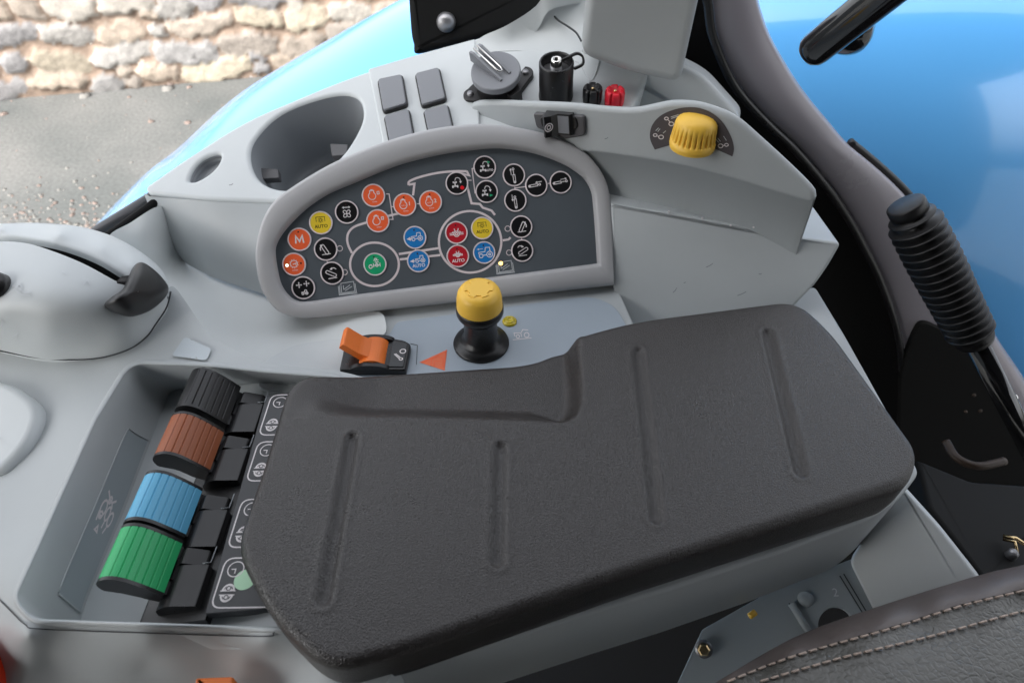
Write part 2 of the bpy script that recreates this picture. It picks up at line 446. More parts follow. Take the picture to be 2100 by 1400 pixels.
def stone_wall():
    a, b = P(0, 205, ROADZ), P(560, 155, ROADZ); e = nrm(b-a); nrmv = np.array([e[1], -e[0], 0]); up = np.array([0, 0, 1.])
    m = bpy.data.materials.new('rubble_stone'); m.use_nodes = True; N, L = m.node_tree.nodes, m.node_tree.links; bs = N['Principled BSDF']; bs.inputs['Roughness'].default_value = .9
    at = N.new('ShaderNodeAttribute'); at.attribute_name = 'stone'
    tc = N.new('ShaderNodeTexCoord'); n = N.new('ShaderNodeTexNoise'); n.inputs['Scale'].default_value = 9; n.inputs['Detail'].default_value = 9; n.inputs['Roughness'].default_value = .7
    L.new(tc.outputs['Object'], n.inputs['Vector'])
    mr = N.new('ShaderNodeMapRange'); mr.inputs['From Min'].default_value = .3; mr.inputs['From Max'].default_value = .7; mr.inputs['To Min'].default_value = .62; mr.inputs['To Max'].default_value = 1.3
    L.new(n.outputs[0], mr.inputs[0]); x = N.new('ShaderNodeVectorMath'); x.operation = 'SCALE'; L.new(at.outputs['Color'], x.inputs[0]); L.new(mr.outputs[0], x.inputs['Scale']); L.new(x.outputs[0], bs.inputs['Base Color'])
    bp = N.new('ShaderNodeBump'); bp.inputs['Strength'].default_value = .8; bp.inputs['Distance'].default_value = .02; L.new(n.outputs[0], bp.inputs['Height']); L.new(bp.outputs[0], bs.inputs['Normal'])
    rg = np.random.default_rng(11)
    W0, W1, Ht = -330, 620, 190
    # irregular courses of stones of uneven size
    seeds = []; z = 0.; pal = [(.52, .46, .40), (.43, .42, .41), (.56, .49, .38), (.50, .43, .36), (.55, .51, .45), (.38, .37, .37), (.55, .46, .37), (.48, .46, .43)]
    while z < Ht+20:
        h = rg.uniform(17, 25); xx = W0-30+rg.uniform(0, 20)
        while xx < W1+30:
            w = rg.uniform(13, 26) if rg.random() < .35 else rg.uniform(30, 52)
            if w < 22 and h > 16 and rg.random() < .6:
                for q in (.27, .75): seeds.append((xx+w/2, z+h*q+rg.normal(0, 1), w/2, h*.25))
            else: seeds.append((xx+w/2, z+h/2+rg.normal(0, 1.8), w/2, h/2*rg.uniform(.85, 1.05)))
            xx += w
        z += h
    sd = np.array(seeds); cols = np.array([pal[i] for i in rg.integers(0, len(pal), len(sd))])*rg.uniform(.36, .52, (len(sd), 1))
    st = 2.2; xs = np.arange(W0, W1, st); zs = np.arange(-4, Ht, st); X, Z = np.meshgrid(xs, zs)
    wx = X+2.6*np.sin(Z*.16+X*.05)+1.1*np.sin(X*.37+1.7*np.sin(Z*.21)+Z*.3); wz = Z+2.4*np.sin(X*.085+1.3)+1.0*np.sin(X*.33+Z*.27)+.6*np.sin(X*.71-Z*.5)
    pw = rg.uniform(2.2, 4.5, len(sd)); D = np.full(X.shape, 9.); I = np.zeros(X.shape, int)
    for i, (cx, cz, hw, hh) in enumerate(sd):
        sel = (abs(X-cx) < hw*1.5+8) & (abs(Z-cz) < hh*1.5+8)
        d = (np.abs((wx[sel]-cx)/hw)**pw[i]+np.abs((wz[sel]-cz)/hh)**pw[i])**(1/pw[i])
        cur = D[sel]; k = d < cur; cur[k] = d[k]; D[sel] = cur; ii = I[sel]; ii[k] = i; I[sel] = ii
    tx = rg.normal(0, .045, len(sd))[I]*(X-sd[I, 0]); tz = rg.normal(0, .09, len(sd))[I]*(Z-sd[I, 1])
    nz = sum(np.sin(X*a+Z*b+c)*d for a, b, c, d in ((.5, .3, 1, .3), (.9, -.6, 2, .22), (.35, 1.1, .5, .25), (1.6, .7, 3, .15)))
    hgt = np.clip(1-np.clip(D, 0, 1.)**8, 0, 1)**.7*(3.4+tx*1.4+tz*1.2+nz*.5)*(.75+.5*((I*37) % 11)/11)
    hgt += rg.normal(0, .25, hgt.shape)
    V = a[None, None]+e*X[..., None]+up*Z[..., None]+nrmv*(hgt[..., None]); V = V.reshape(-1, 3)
    ny, nx = X.shape; F = [(j*nx+i, j*nx+i+1, (j+1)*nx+i+1, (j+1)*nx+i) for j in range(ny-1) for i in range(nx-1)]
    c = np.where((D < .97)[..., None], cols[I], np.array([.17, .125, .095])); c = c.reshape(-1, 3)
    mb = MB(); mb.add(V, F, m, True)
    # body of the wall behind the stones
    q = [a+e*W0-nrmv*40+up*-4, a+e*W1-nrmv*40-up*4]; q2 = [a+e*W0-up*4-nrmv*.5, a+e*W1-up*4-nrmv*.5]
    mb.add([q2[0], q2[1], q[1], q[0], q2[0]+up*(Ht+4), q2[1]+up*(Ht+4), q[1]+up*(Ht+4), q[0]+up*(Ht+4)], [(0, 1, 5, 4), (1, 2, 6, 5), (2, 3, 7, 6), (3, 0, 4, 7), (4, 5, 6, 7)], m, False)
    ob = mb.build('stone_wall')
    at = ob.data.color_attributes.new('stone', 'FLOAT_COLOR', 'POINT')
    full = np.ones((len(ob.data.vertices), 4)); full[:, :3] = .4; full[:len(c), :3] = c; at.data.foreach_set('color', full.ravel())
    tag(ob, 'rubble wall of pale rounded stones with earthy joints beside the road', 'wall')
stone_wall()

# ------------------------------------------------------------------ blue fender outside the cab
def fender():
    e = [PY(px, py, 135) for px, py in ((130, 545), (200, 457), (300, 353), (367, 300), (500, 183), (700, 63), (840, -15))]
    e = [(q[0], q[2]) for q in e]
    x0, z0 = e[-1]
    e += [(x0+14, z0+6.5), (x0+34, z0+13), (x0+60, z0+17.5), (x0+95, z0+19), (x0+130, z0+14), (x0+170, z0-2), (x0+200, z0-26)]
    s = catmull(e, 8, False)
    # cross section from the outer lip over the crown to the inner wall
    cs = [(135.2, -7), (135.6, -2.5), (135.2, -.8), (134.2, -.1), (132, .2), (126, 0), (119, -1.6), (112, -5), (106, -10), (101, -17), (97, -26), (94, -38), (92, -56), (91, -100)]
    cs = catmull(cs, 4, False)
    R = [np.array([(x, y, z+dz) for y, dz in cs]) for x, z in s]
    mb = MB(); mb.rings(R, M_blue, closed=False)
    return tag(mb.build('fender'), 'glossy blue rear fender curving round behind the grey console', 'fender')
fender()

# ------------------------------------------------------------------ cab floor, door surround
mb = MB(); mb.add([(-75, -90, -110), (200, -90, -110), (200, 88, -110), (-75, 88, -110)], [(0, 1, 2, 3)], M_void, False)
fl = mb.build('cab_floor'); fl['kind'] = 'structure'

mb = MB(); mb.slab(Plane((0, 0, 94), (1, 0, 0), (0, 0, 1)), rpoly([(-160, -130), (210, -130), (210, 46), (-160, 46)], 15), 6, 6, M_void, bevel=1, bottom=True)  # unseen cab roof, added and shaped to shade the interior
ce = mb.build('shading_ceiling'); ce['kind'] = 'structure'
mb = MB(); mb.slab(Plane((0, -95, 0), (1, 0, 0), (0, 1, 0)), rpoly([(-160, -110), (210, -110), (210, 87), (-160, 87)], 12), 0, 4, M_void, bevel=.8, bottom=True)  # unseen dark wall added behind the camera to cut light on front faces
shading_wall = mb.build('wall'); shading_wall['kind'] = 'structure'

def door_pillar():
    t = thing('door_pillar', 'curved black cab pillar sweeping down beside the blue fender', 'pillar', PY(1700, 400, 84)*[1, 1, 0]+[0, 0, -60])
    outer = [(1543, -60), (1555, 0), (1577, 67), (1613, 133), (1653, 193), (1700, 250), (1737, 293), (1800, 345), (1863, 407), (1940, 510), (2000, 610), (2047, 696), (2100, 775), (2160, 880), (2240, 1050)]
    inner = [(1440, -60), (1458, 0), (1467, 67), (1500, 150), (1533, 200), (1587, 257), (1633, 300), (1677, 350), (1717, 400), (1757, 463), (1782, 510), (1807, 560), (1830, 620), (1847, 677), (1856, 740), (1858, 860), (1856, 1050)]
    o = resample(catmull(outer, 6, False), 70, False); i = resample(catmull(inner, 6, False), 70, False)
    R = []
    for k, (tt, y) in enumerate(((0, 88), (0, 84.6), (.015, 84.0), (.05, 83.7), (.3, 83.2), (.6, 83.2), (.9, 83.8), (.96, 84.2), (.985, 85), (1, 88))):
        R.append(np.array([PY(*(a+(b-a)*tt), y)+0 for a, b in zip(i, o)]))
    mb = MB(); mb.rings(R[::-1], M_pillar, closed=False); mb.build('pillar_cover', t)
    # rubber seal along the inner edge
    mb = MB(); mb.tube([PY(a-7, b+3, 83.4) for a, b in i], .55, M_black, 8); mb.build('seal', t)
    mb = MB(); q = [(a+6, b-3) for a, b in outer[6:11]]; mb.tube([PY(a, b, 86) for a, b in catmull(q, 5, False)], .5, M_black, 8); mb.build('cable', t)
    mb = MB(); pl = Plane((0, 82.6, 0), (1, 0, 0), (0, -1, 0)); mb.slab(pl, opx(pl, rpoly([(1846, 760), (1868, 700), (1888, 655), (1985, 700), (2062, 810), (2130, 910), (2230, 1100), (1840, 1100)], 30)), 0, 1, M_void, bevel=.3)  # near-black sheet standing in for shade over the lower pillar
    for a, b in ((1997, 809), (1980, 843), (2010, 841)): mb.lathe([(.0, .35), (.3, .3), (.35, 0)][::-1], pl.hit(a, b), pl.N, M_brown, 10)
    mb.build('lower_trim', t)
    # dark inner panel between the console and the pillar
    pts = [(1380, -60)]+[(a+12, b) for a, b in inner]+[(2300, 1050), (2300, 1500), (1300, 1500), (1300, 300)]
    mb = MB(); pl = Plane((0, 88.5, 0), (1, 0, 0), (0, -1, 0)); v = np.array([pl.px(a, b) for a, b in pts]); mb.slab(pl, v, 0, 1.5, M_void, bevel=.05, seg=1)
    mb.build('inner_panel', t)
    return t
door_pillar()

def gear_gaiter():
    a, b = PY(1856, 418, 63), PY(2000, 700, 57); ax = nrm(b-a); Ln = np.linalg.norm(b-a)
    t = thing('hand_lever', 'black lever with ribbed rubber bellows leaning beside the window pillar', 'lever', PY(2140, 930, 53))
    prof = [(.0, 0), (1.75, 0), (1.95, .08), (2.0, .25), (2.0, 1.3)]
    n = 17; h0, dh = 1.5, (Ln-2.6)/17
    for k in range(n):
        h = h0+k*dh; f = 1+.04*math.sin(k*.3); w = 2.8*f if k else 2.45
        prof += [(1.65, h), (w-.2, h+dh*.22), (w, h+dh*.28), (w, h+dh*.36), (w-.2, h+dh*.42), (1.65, h+dh*.6)]
    prof += [(2.2, Ln-.6), (2.0, Ln), (.5, Ln)]
    mb = MB(); mb.lathe(prof, a, ax, M_soft, 40); mb.build('bellows', t)
    mb = MB(); mb.tube([b-ax*3, b+ax*30], 1.25, M_gloss, 20); mb.build('rod', t)
    mb = MB(); c = PY(2075, 815, 55); mb.lathe([(0, 0), (.5, 0), (.5, .7), (.35, .8), (0, .8)], c, (-.3, -.6, .6), M_chrome, 10); mb.build('clamp_screw', t)
gear_gaiter()

def grab_bar():
    t = thing('mirror_arm', 'black round bar hanging in front of the blue fender at upper right', 'bar', PY(1672, 120, 78))
    a, b = PY(1676, 97, 78), PY(1830, -25, 74)
    mb = MB(); d = nrm(b-a); p = [a-d*1.6, a-d*1.3, a-d*.7, a]+[a+(b-a)*k for k in (.3, .7, 1, 1.6)]
    mb.tube(p, [.9, 1.45, 1.85, 1.95, 1.95, 1.95, 1.95, 1.95], M_gloss, 24); mb.build('bar', t)
    mb = MB(); c = PY(1727, 80, 83); mb.lathe([(0, -.3), (1.5, 0), (2.5, .8), (2.75, 1.6), (2.75, 3), (2.4, 3.6), (0, 3.7)], c+np.array([0, -1, -.3]), (.35, .75, .4), M_gloss, 28); mb.build('end_knob', t)
grab_bar()

# ------------------------------------------------------------------ planes of the console
A_, B_, C_ = P(300, 385, 3), P(560, 415, 3), P(852, 115, 12)
DECK = plane3(A_, B_, C_)
pa, pb = P(620, 655, -5), P(1260, 590, -5)
_e1 = nrm(pb-pa); _h = np.cross((0, 0, 1), _e1); _t = math.radians(50)
PANEL = Plane(pa, _e1, np.cross(_e1, _h*math.cos(_t)+np.array([0, 0, 1])*math.sin(_t)))
HUMP = plane3(P(1270, 318, 8), P(1665, 412, 8), P(1180, 214, 12.5))
LOWER = plane3(P(1257, 420, 3), P(1727, 497, 3), P(1262, 600, -5.4))
BASEZ = -5.4

console = thing('side_console', 'large moulded grey plastic armrest console with cup holder and recessed lever tray', 'console', (0, 45, -30))

# ---- rear deck with cup holder
cup = catmull([(513, 317), (525, 283), (567, 240), (625, 212), (690, 195), (728, 199), (743, 222), (738, 257), (707, 310), (660, 355), (620, 380), (583, 388), (545, 378), (522, 355)], 5)
slot = catmull([(388, 367), (397, 346), (414, 328), (438, 317), (451, 318), (446, 335), (430, 353), (408, 367), (393, 371)], 4)
deck_out = rpoly([(296, 383, 14), (367, 333), (500, 247, 60), (700, 163, 60), (852, 112, 60), (985, 76, 40), (1100, 20), (1300, -30), (1330, 150), (1290, 240), (1010, 300), (900, 330), (760, 385), (660, 414), (560, 415), (430, 411, 40), (303, 397, 8)], 6)
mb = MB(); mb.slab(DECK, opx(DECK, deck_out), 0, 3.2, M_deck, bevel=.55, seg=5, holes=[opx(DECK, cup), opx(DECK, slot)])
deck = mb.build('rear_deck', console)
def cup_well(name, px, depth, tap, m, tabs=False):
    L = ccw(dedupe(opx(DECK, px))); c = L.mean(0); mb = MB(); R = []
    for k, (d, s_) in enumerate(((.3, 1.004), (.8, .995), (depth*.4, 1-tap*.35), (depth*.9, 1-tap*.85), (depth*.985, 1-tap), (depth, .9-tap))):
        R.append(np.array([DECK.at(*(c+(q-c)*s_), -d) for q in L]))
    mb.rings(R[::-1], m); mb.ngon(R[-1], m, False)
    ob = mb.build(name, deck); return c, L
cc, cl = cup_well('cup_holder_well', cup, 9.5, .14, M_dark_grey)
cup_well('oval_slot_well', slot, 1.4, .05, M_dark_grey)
for (x0, y0, x1, y1, d) in ((532, 352, 572, 367, 2.6), (676, 302, 710, 320, 3.3)):
    mb = MB(); pl = DECK
    q = rpoly([(x0, y0-8), (x0+38, y0-6), (x1, y1-2), (x0+4, y1)], 3); v = np.array([pl.px(a, b, -d) for a, b in q])
    mb.slab(pl, v, -d, .9, M_frame, bevel=.1, seg=2); mb.build('cup_tab', deck)

# ---- wall below the deck, facing the seat
top = resample(np.array([(291, 391), (303, 399), (360, 404), (430, 409), (560, 414), (640, 414), (690, 402)]), 60, False)
bot = resample(np.array([(352, 512), (360, 522), (383, 541), (433, 567), (533, 600), (640, 645), (760, 660)]), 60, False)
R = []
T3 = np.array([DECK.at(*DECK.px(*q), -.35) for q in top]); B3 = np.array([P(a, b_, -6) for a, b_ in bot])
for s_ in np.linspace(0, 1, 14):
    bulge = np.array([-.02, -.25, .1])*math.sin(math.pi*s_)*2.0
    R.append(T3*(1-s_)+B3*s_+bulge)
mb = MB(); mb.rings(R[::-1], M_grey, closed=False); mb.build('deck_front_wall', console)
# side of the deck towards the window, down to the ledge
mb = MB(); Rq = [np.array([P(296, 388, 3.2), P(300, 398, 2.6)]), np.array([P(352, 512, -6), P(352, 514, -6.2)])]
# ---- pocket between dome and control panel
pk_out = catmull([(222, 490), (270, 455), (322, 424), (345, 436), (362, 480), (380, 505), (402, 522), (440, 545), (535, 578), (610, 605), (680, 640), (760, 638), (783, 643), (791, 660), (790, 682), (770, 690), (700, 698), (640, 725), (600, 775), (520, 785), (430, 760), (380, 710), (340, 650), (300, 600), (270, 550)], 6)
pk_ctrl = [(222, 490, .3), (270, 455, 1.2), (322, 424, 1.6), (290, 470, .6), (340, 470, -1.0), (330, 520, -2.6), (363, 523, -5.2), (300, 560, -3.4), (345, 600, -4.6), (380, 560, -6.0), (433, 567, -6.4), (533, 600, -6.6), (640, 640, -6.3), (415, 690, -5.6), (440, 640, -6.6), (520, 680, -7.0), (560, 740, -5.9), (640, 712, -6.2), (700, 698, -5.2), (780, 690, -4.9), (780, 640, -4.9), (680, 650, -5.8), (350, 545, -4.8), (600, 775, -7), (520, 785, -7), (430, 760, -6.5), (340, 650, -5.2), (270, 550, -3)]
mb = MB(); sheet(mb, pk_out, pk_ctrl, 9, M_pocket, skirt=2.5); mb.build('storage_pocket', console)
# inner trim band below the pocket
fl_out = catmull([(545, 742), (575, 722), (617, 705), (700, 694), (760, 686), (800, 700), (800, 800), (560, 800), (530, 770)], 5)
mb = MB(); sheet(mb, fl_out, [(545, 742, -5.7), (617, 705, -5.6), (700, 690, -4.95), (760, 686, -4.85), (800, 700, -5.0), (800, 800, -5.4), (560, 800, -5.9)], 14, M_deck, skirt=2); mb.build('pocket_floor', console)

# ---- main cover with lever tray
rim = rpoly([(268, 744, 34), (417, 750), (567, 765), (700, 775, 20), (690, 1290, 60), (530, 1287), (67, 1271, 40), (30, 1228, 22), (67, 1146), (197, 860)], 10, 8)
sk_out = np.vstack([catmull([(-260, 700), (-100, 680), (60, 690), (200, 690), (300, 640), (340, 596), (356, 588), (377, 613), (400, 647), (430, 688), (453, 702), (500, 728), (567, 747), (700, 762), (800, 790)], 5, False), [(830, 900), (830, 1330), (760, 1460), (640, 1520), (-260, 1520)]])
sk_ctrl = [(-260, 700, -4), (60, 700, -3.6), (200, 700, -3.2), (320, 610, -2.2), (356, 590, -1.6), (400, 647, -2.4), (430, 688, -2.7), (500, 728, -2.8), (567, 747, -2.8), (700, 762, -3), (830, 900, -3.2), (830, 1300, -3.4),
           (100, 740, -4.1), (200, 740, -3.5), (300, 690, -2.9), (250, 745, -3), (0, 745, -4.5), (-200, 760, -4.8), (120, 775, -4.1), (30, 775, -4.8), (0, 830, -5.2), (-200, 900, -6), (0, 1000, -5.2), (160, 860, -3.5), (100, 920, -4.3), (90, 1050, -3.9), (40, 1100, -4.4),
           (197, 860, -3), (67, 1146, -3.1), (30, 1228, -3.2), (67, 1271, -3.2), (530, 1287, -3.1), (690, 1290, -3.2), (417, 750, -2.8),
           (0, 1180, -4.4), (0, 1240, -4.6), (-200, 1200, -6), (60, 1305, -3.5), (300, 1315, -3.5), (540, 1318, -3.5), (640, 1345, -3.6), (760, 1460, -4),
           (0, 1320, -6.2), (100, 1345, -7), (300, 1360, -7.2), (450, 1360, -7.4), (540, 1362, -6.6), (580, 1400, -6.8), (560, 1480, -9), (640, 1440, -5.2),
           (0, 1400, -9), (100, 1400, -9.4), (300, 1400, -9.0), (440, 1420, -9.6), (0, 1520, -12), (300, 1520, -12.5), (-260, 1300, -8), (-260, 1520, -12)]
mb = MB(); skz = sheet(mb, sk_out, sk_ctrl, 9, M_grey, holes=[rim], skirt=4); cover = mb.build('main_cover', console)
# raised lip round the tray
q = ccw(dedupe(dens(rim, 12)))
def lip(off, dz): 
    qq = inset(q, off); return np.array([P(a, b_, skz(np.array([[a, b_]]))[0]+dz) for a, b_ in qq])
mb = MB(); mb.rings([lip(-9, -.3), lip(-9, .06), lip(-7.5, .13), lip(-5, .16), lip(-1, .16), lip(1.5, .06), lip(3, -.15), lip(3.5, -.6)][::-1], M_grey); mb.build('tray_lip', console)
mb = MB(); mb.ribbons([catmull([(-5, 1225), (22, 1252), (52, 1280), (85, 1289), (300, 1297), (535, 1304), (562, 1296), (585, 1278)], 6, False)], 2.6, lambda a, b_: P(a, b_, skz(np.array([[a, b_]]))[0]+.12), M_seam); mb.build('seam', console)
# tray well: rim to floor
FLO = plane3(P(350, 825, -9), P(167, 1266, -9), P(590, 790, -5.8))
fl_px = rpoly([(348, 800, 20), (450, 792), (600, 778), (720, 772, 10), (745, 1330, 10), (560, 1330), (330, 1332), (148, 1330, 14), (180, 1225), (250, 1060)], 10, 8)
NR = 240
def keyed(poly, corners, n=60):
    """resample a loop between the vertices nearest the given corners"""
    idx = [int(np.argmin(((poly-np.array(c))**2).sum(1))) for c in corners]; out = []
    for a, b_ in zip(idx, idx[1:]+idx[:1]):
        seg = poly[a:b_+1] if b_ > a else np.vstack([poly[a:], poly[:b_+1]])
        out.append(resample(seg, n+1, False)[:-1])
    return np.vstack(out)
ra = keyed(rim, [(268, 744), (700, 775), (690, 1290), (30, 1228)]); fa = keyed(fl_px, [(348, 800), (720, 772), (745, 1330), (148, 1330)])
R3 = np.array([P(a, b_, z_) for (a, b_), z_ in zip(ra, skz(ra)+.1)]); F3 = np.array([FLO.hit(a, b_) for a, b_ in fa])
R = [R3*(1-s_)+F3*s_+np.array([0, 0, -.9*math.sin(math.pi*s_)**1.0]) for s_ in (0, .04, .1, .2, .35, .5, .65, .8, .92, 1)]
mb = MB(); mb.rings(R, M_tray); tray = mb.build('lever_tray', console)
mb = MB(); v, f = cdt([ccw(dedupe(opx(FLO, fl_px)))]); mb.add([FLO.at(a, b_) for a, b_ in v], f, M_tray, False); mb.build('tray_floor', tray)
# recessed label plate on the sloping tray wall
def wall_pt(t, s_, h=0.):
    """point on the left tray wall: t along it from the near end, s_ from rim to floor"""
    k = 180+t*60; a = int(k) % 240; b_ = (a+1) % 240; f = k-int(k)
    r_ = R3[a]*(1-f)+R3[b_]*f; q_ = F3[a]*(1-f)+F3[b_]*f
    p = r_*(1-s_)+q_*s_+np.array([0, 0, -.9*math.sin(math.pi*s_)])
    return p+nrm((.55, 0, .8))*h
R = []
TT = np.linspace(.13, .80, 24)
for h, e in ((-.1, 0), (.05, 0), (.09, .012), (.09, .03), (.09, .2), (.09, .4)):
    pass
gu = np.linspace(.44, .93, 10); mb = MB(); grid = [wall_pt(t_, s_, .05) for t_ in TT for s_ in gu]
mb.add(grid, [(i*10+j, i*10+j+1, (i+1)*10+j+1, (i+1)*10+j) for i in range(23) for j in range(9)], M_tray2, True); lab = mb.build('label_plate', tray)
mb = MB(); eg = [wall_pt(t_, .43, .07) for t_ in TT]+[wall_pt(.805, s_, .07) for s_ in gu]; mb.tube(eg, .07, M_tray, 6); mb.tube([wall_pt(.125, s_, .07) for s_ in gu], .09, M_tray, 6); mb.build('plate_edge', lab)
WF = lambda a, b_: wall_pt(.48+b_*.045, .66+a*.10, .09)
ic = [[(-1.2, 1.9), (-.4, 1.3), (.2, 1.2), (.9, 1.5)], circ(-.3, 1.3, .28, 10), [(.2, 1.2), (.6, .7)], circ(-.9, .4, .5, 14, .7), circ(.2, .2, .4, 12, .6), circ(1.1, -.1, .45, 12, .6), [(-1.4, .1), (-1.3, -.8)], [(.2, -.5), (.1, -1.1)], [(1.0, -.8), (.7, -1.4)], [(-.6, -1.1), (-.3, -1.6), (-.9, -1.5), (-.6, -1.1)], circ(-.9, -.2, .3, 8)]
mb = MB(); mb.ribbons(ic, .22, WF, M_white); mb.build('printed_symbols', lab)

# ---- base plate under the panel, decal plate
bp = rpoly([(720, 700, 10), (780, 600, 6), (1240, 540, 6), (1276, 610, 10), (1300, 664), (1345, 780), (1345, 930), (705, 930), (705, 765, 10)], 8)
hp = hplane(BASEZ); mb = MB(); mb.slab(hp, opx(hp, bp), 0, 3.5, M_grey, bevel=.2, seg=3); mb.build('base_plate', console)
dp = rpoly([(812, 660, 10), (1140, 615), (1215, 607, 25), (1262, 627, 25), (1284, 665), (1320, 780), (1320, 860), (730, 860), (730, 712), (770, 700, 14), (798, 688, 14)], 8)
hp2 = hplane(BASEZ+.12); mb = MB(); mb.slab(hp2, opx(hp2, dp), 0, .3, M_decal, bevel=.06, seg=2); dpl = mb.build('decal_plate', console)
F2 = lambda a, b_: hp2.at(*hp2.px(a, b_), .03)
mb = MB(); tr = np.array([(860, 743), (917, 717), (912, 760)]); mb.blob(tr, F2, M_tri); mb.build('warning_triangle', dpl)
mb = MB(); mb.ribbons([[(884, 750), (885, 738), (897, 731), (909, 736), (908, 752)], [(890, 752), (891, 741), (903, 741)], [(866, 744), (914, 722), (910, 755)]], 1.6, lambda a, b_: hp2.at(*hp2.px(a, b_), .05), M_orange)
mb.build('triangle_mark', dpl); mb = MB(); mb.ribbons([circ(1080, 687, 5, 12), circ(1062, 690, 3.5, 10), [(1056, 690), (1054, 683), (1068, 683), (1070, 691)], [(1069, 682), (1072, 676), (1083, 677)], [(1052, 697), (1090, 693)]], 1.7, F2, M_white)
mb.build('tractor_symbol', dpl); mb = MB(); mb.ribbons([[(842, 705), (856, 708), (854, 748)]], 1.2, F2, M_seam)
mb.build('switch_outline', dpl)

# ---- hump with yellow dial
hu = np.array([(952, 262), (958, 226), (983, 208), (1080, 210), (1174, 214), (1243, 221), (1300, 223), (1340, 216), (1377, 209), (1426, 211), (1469, 223), (1511, 243), (1560, 285), (1620, 340), (1664, 384), (1673, 402), (1668, 416), (1655, 416), (1600, 401), (1500, 370), (1400, 344), (1267, 322), (1180, 312), (1060, 310), (990, 305)])
hu = resample(catmull(hu, 5), 120)
mb = MB(); mb.slab(HUMP, opx(HUMP, hu), 0, 9, M_grey, bevel=.55, seg=6, wall=(0, -.05, -1)); hump = mb.build('dial_housing', console)
lo = rpoly([(1252, 417, 2), (1400, 437), (1533, 463), (1620, 486), (1655, 488), (1727, 496, 16), (1700, 543), (1673, 582, 16), (1625, 632), (1560, 720), (1300, 720), (1258, 600)], 14)
mb = MB(); mb.slab(LOWER, opx(LOWER, lo), 0, 14, M_grey, bevel=.35, seg=4, wall=(0, 1, -.1)); mb.build('lower_housing', console)
rgd = np.random.default_rng(3)
for px, py in ((1498, 462), (1545, 466), (1596, 476), (1372, 434), (1622, 486), (1440, 447)):
    mb = MB(); mb.lathe([(.0, .22), (.09, .2), (.12, .08), (.05, -.05)][::-1], LOWER.hit(px, py)+LOWER.N*.1, LOWER.N, M_white, 7); mb.build('crumb', console)
for pl_, (x0, y0_), (x1, y1_) in ((LOWER, (1448, 548), (1462, 540)), (LOWER, (1512, 606), (1530, 598)), (LOWER, (1556, 562), (1562, 561)), (LOWER, (1380, 600), (1388, 590)), (LOWER, (1402, 580), (1406, 578)), (HUMP, (1240, 285), (1247, 282)), (DECK, (470, 380), (478, 377))):
    mb = MB(); mb.ribbons([[(x0, y0_), ((x0+x1)/2+.8, (y0_+y1_)/2+.6), (x1, y1_)]], 1.6, lambda a, b_: pl_.at(*pl_.px(a, b_), .02), M_cover); mb.build('scuff_mark', console)
# ---- corner mouldings towards the rear
PB = plane3(P(1190, 120, 12.5), P(1480, 212, 10.0), P(1250, 225, 7.5))
mb = MB(); pbq = rpoly([(1186, 100, 10), (1320, 90), (1440, 150, 30), (1520, 240, 20), (1500, 290), (1280, 290), (1235, 215, 20)], 8); mb.slab(PB, opx(PB, pbq), 0, 6, M_grey, bevel=.8, seg=4); mb.build('pillar_base', console)
ct = catmull([(975, 105), (1060, 104), (1130, 112), (1185, 128), (1215, 165), (1245, 60), (1270, -40), (1140, -40), (1100, 12), (1040, 52), (985, 78)], 5)
DZ = lambda a, b_: DECK.hit(a, b_)[2]
ctc = [(a, b_, DZ(a, b_)+h) for a, b_, h in ((975, 105, .04), (1060, 104, .04), (1130, 112, .04), (1185, 128, .04), (1215, 165, .04), (1060, 85, .15), (985, 78, .3), (1040, 52, .9), (1100, 12, 1.6), (1140, -40, 2.6), (1270, -40, 1.5), (1245, 60, .3), (1150, 60, .25), (1180, 10, 1.0), (1105, 70, .2), (1200, 90, .1))]
mb = MB(); sheet(mb, ct, ctc, 8, M_deck, skirt=3); mb.build('corner_moulding', console)
mb = MB(); mb.tube([P(a, b_, DZ(a, b_)+.75) for a, b_ in catmull([(1128, 15), (1140, 38), (1165, 55), (1182, 68), (1192, 85)], 5, False)], .12, M_seam, 6); mb.build('thin_cable', console)

# ---- throttle housing (dome) with its slot
sil = catmull([(-120, 478), (-40, 462), (40, 457), (110, 459), (170, 466), (230, 484), (285, 514), (330, 552), (349, 590)], 6, False)
slt = catmull([(-120, 488), (-50, 480), (0, 481), (49, 485), (121, 499), (194, 526), (255, 562), (300, 585), (346, 600)], 6, False)
RV = RBF([(-120, 478, 3.4), (0, 458, 4.2), (110, 459, 4.4), (170, 466, 4.0), (230, 484, 3.0), (285, 514, 1.4), (330, 552, -.6), (349, 590, -1.8), (0, 470, 5.0), (120, 480, 5.2), (210, 508, 4.2), (270, 548, 2.6), (320, 590, .2), (0, 481, 4.7), (121, 499, 4.8), (194, 526, 4.0), (255, 562, 2.6), (300, 585, 1.2), (346, 600, -1.7), (-120, 488, 4)])
S1, S2 = resample(sil, 70, False), resample(slt, 70, False); R = []
for s_ in np.linspace(0, 1, 9):
    q = S1*(1-s_)+S2*s_; R.append(np.array([P(a, b_, z_) for (a, b_), z_ in zip(q, RV(q))]))
back = [r for r in R]
mb = MB(); down = np.array([0, .4, -8.]); Rr = [back[0]+down, back[0]+down*.3]+back
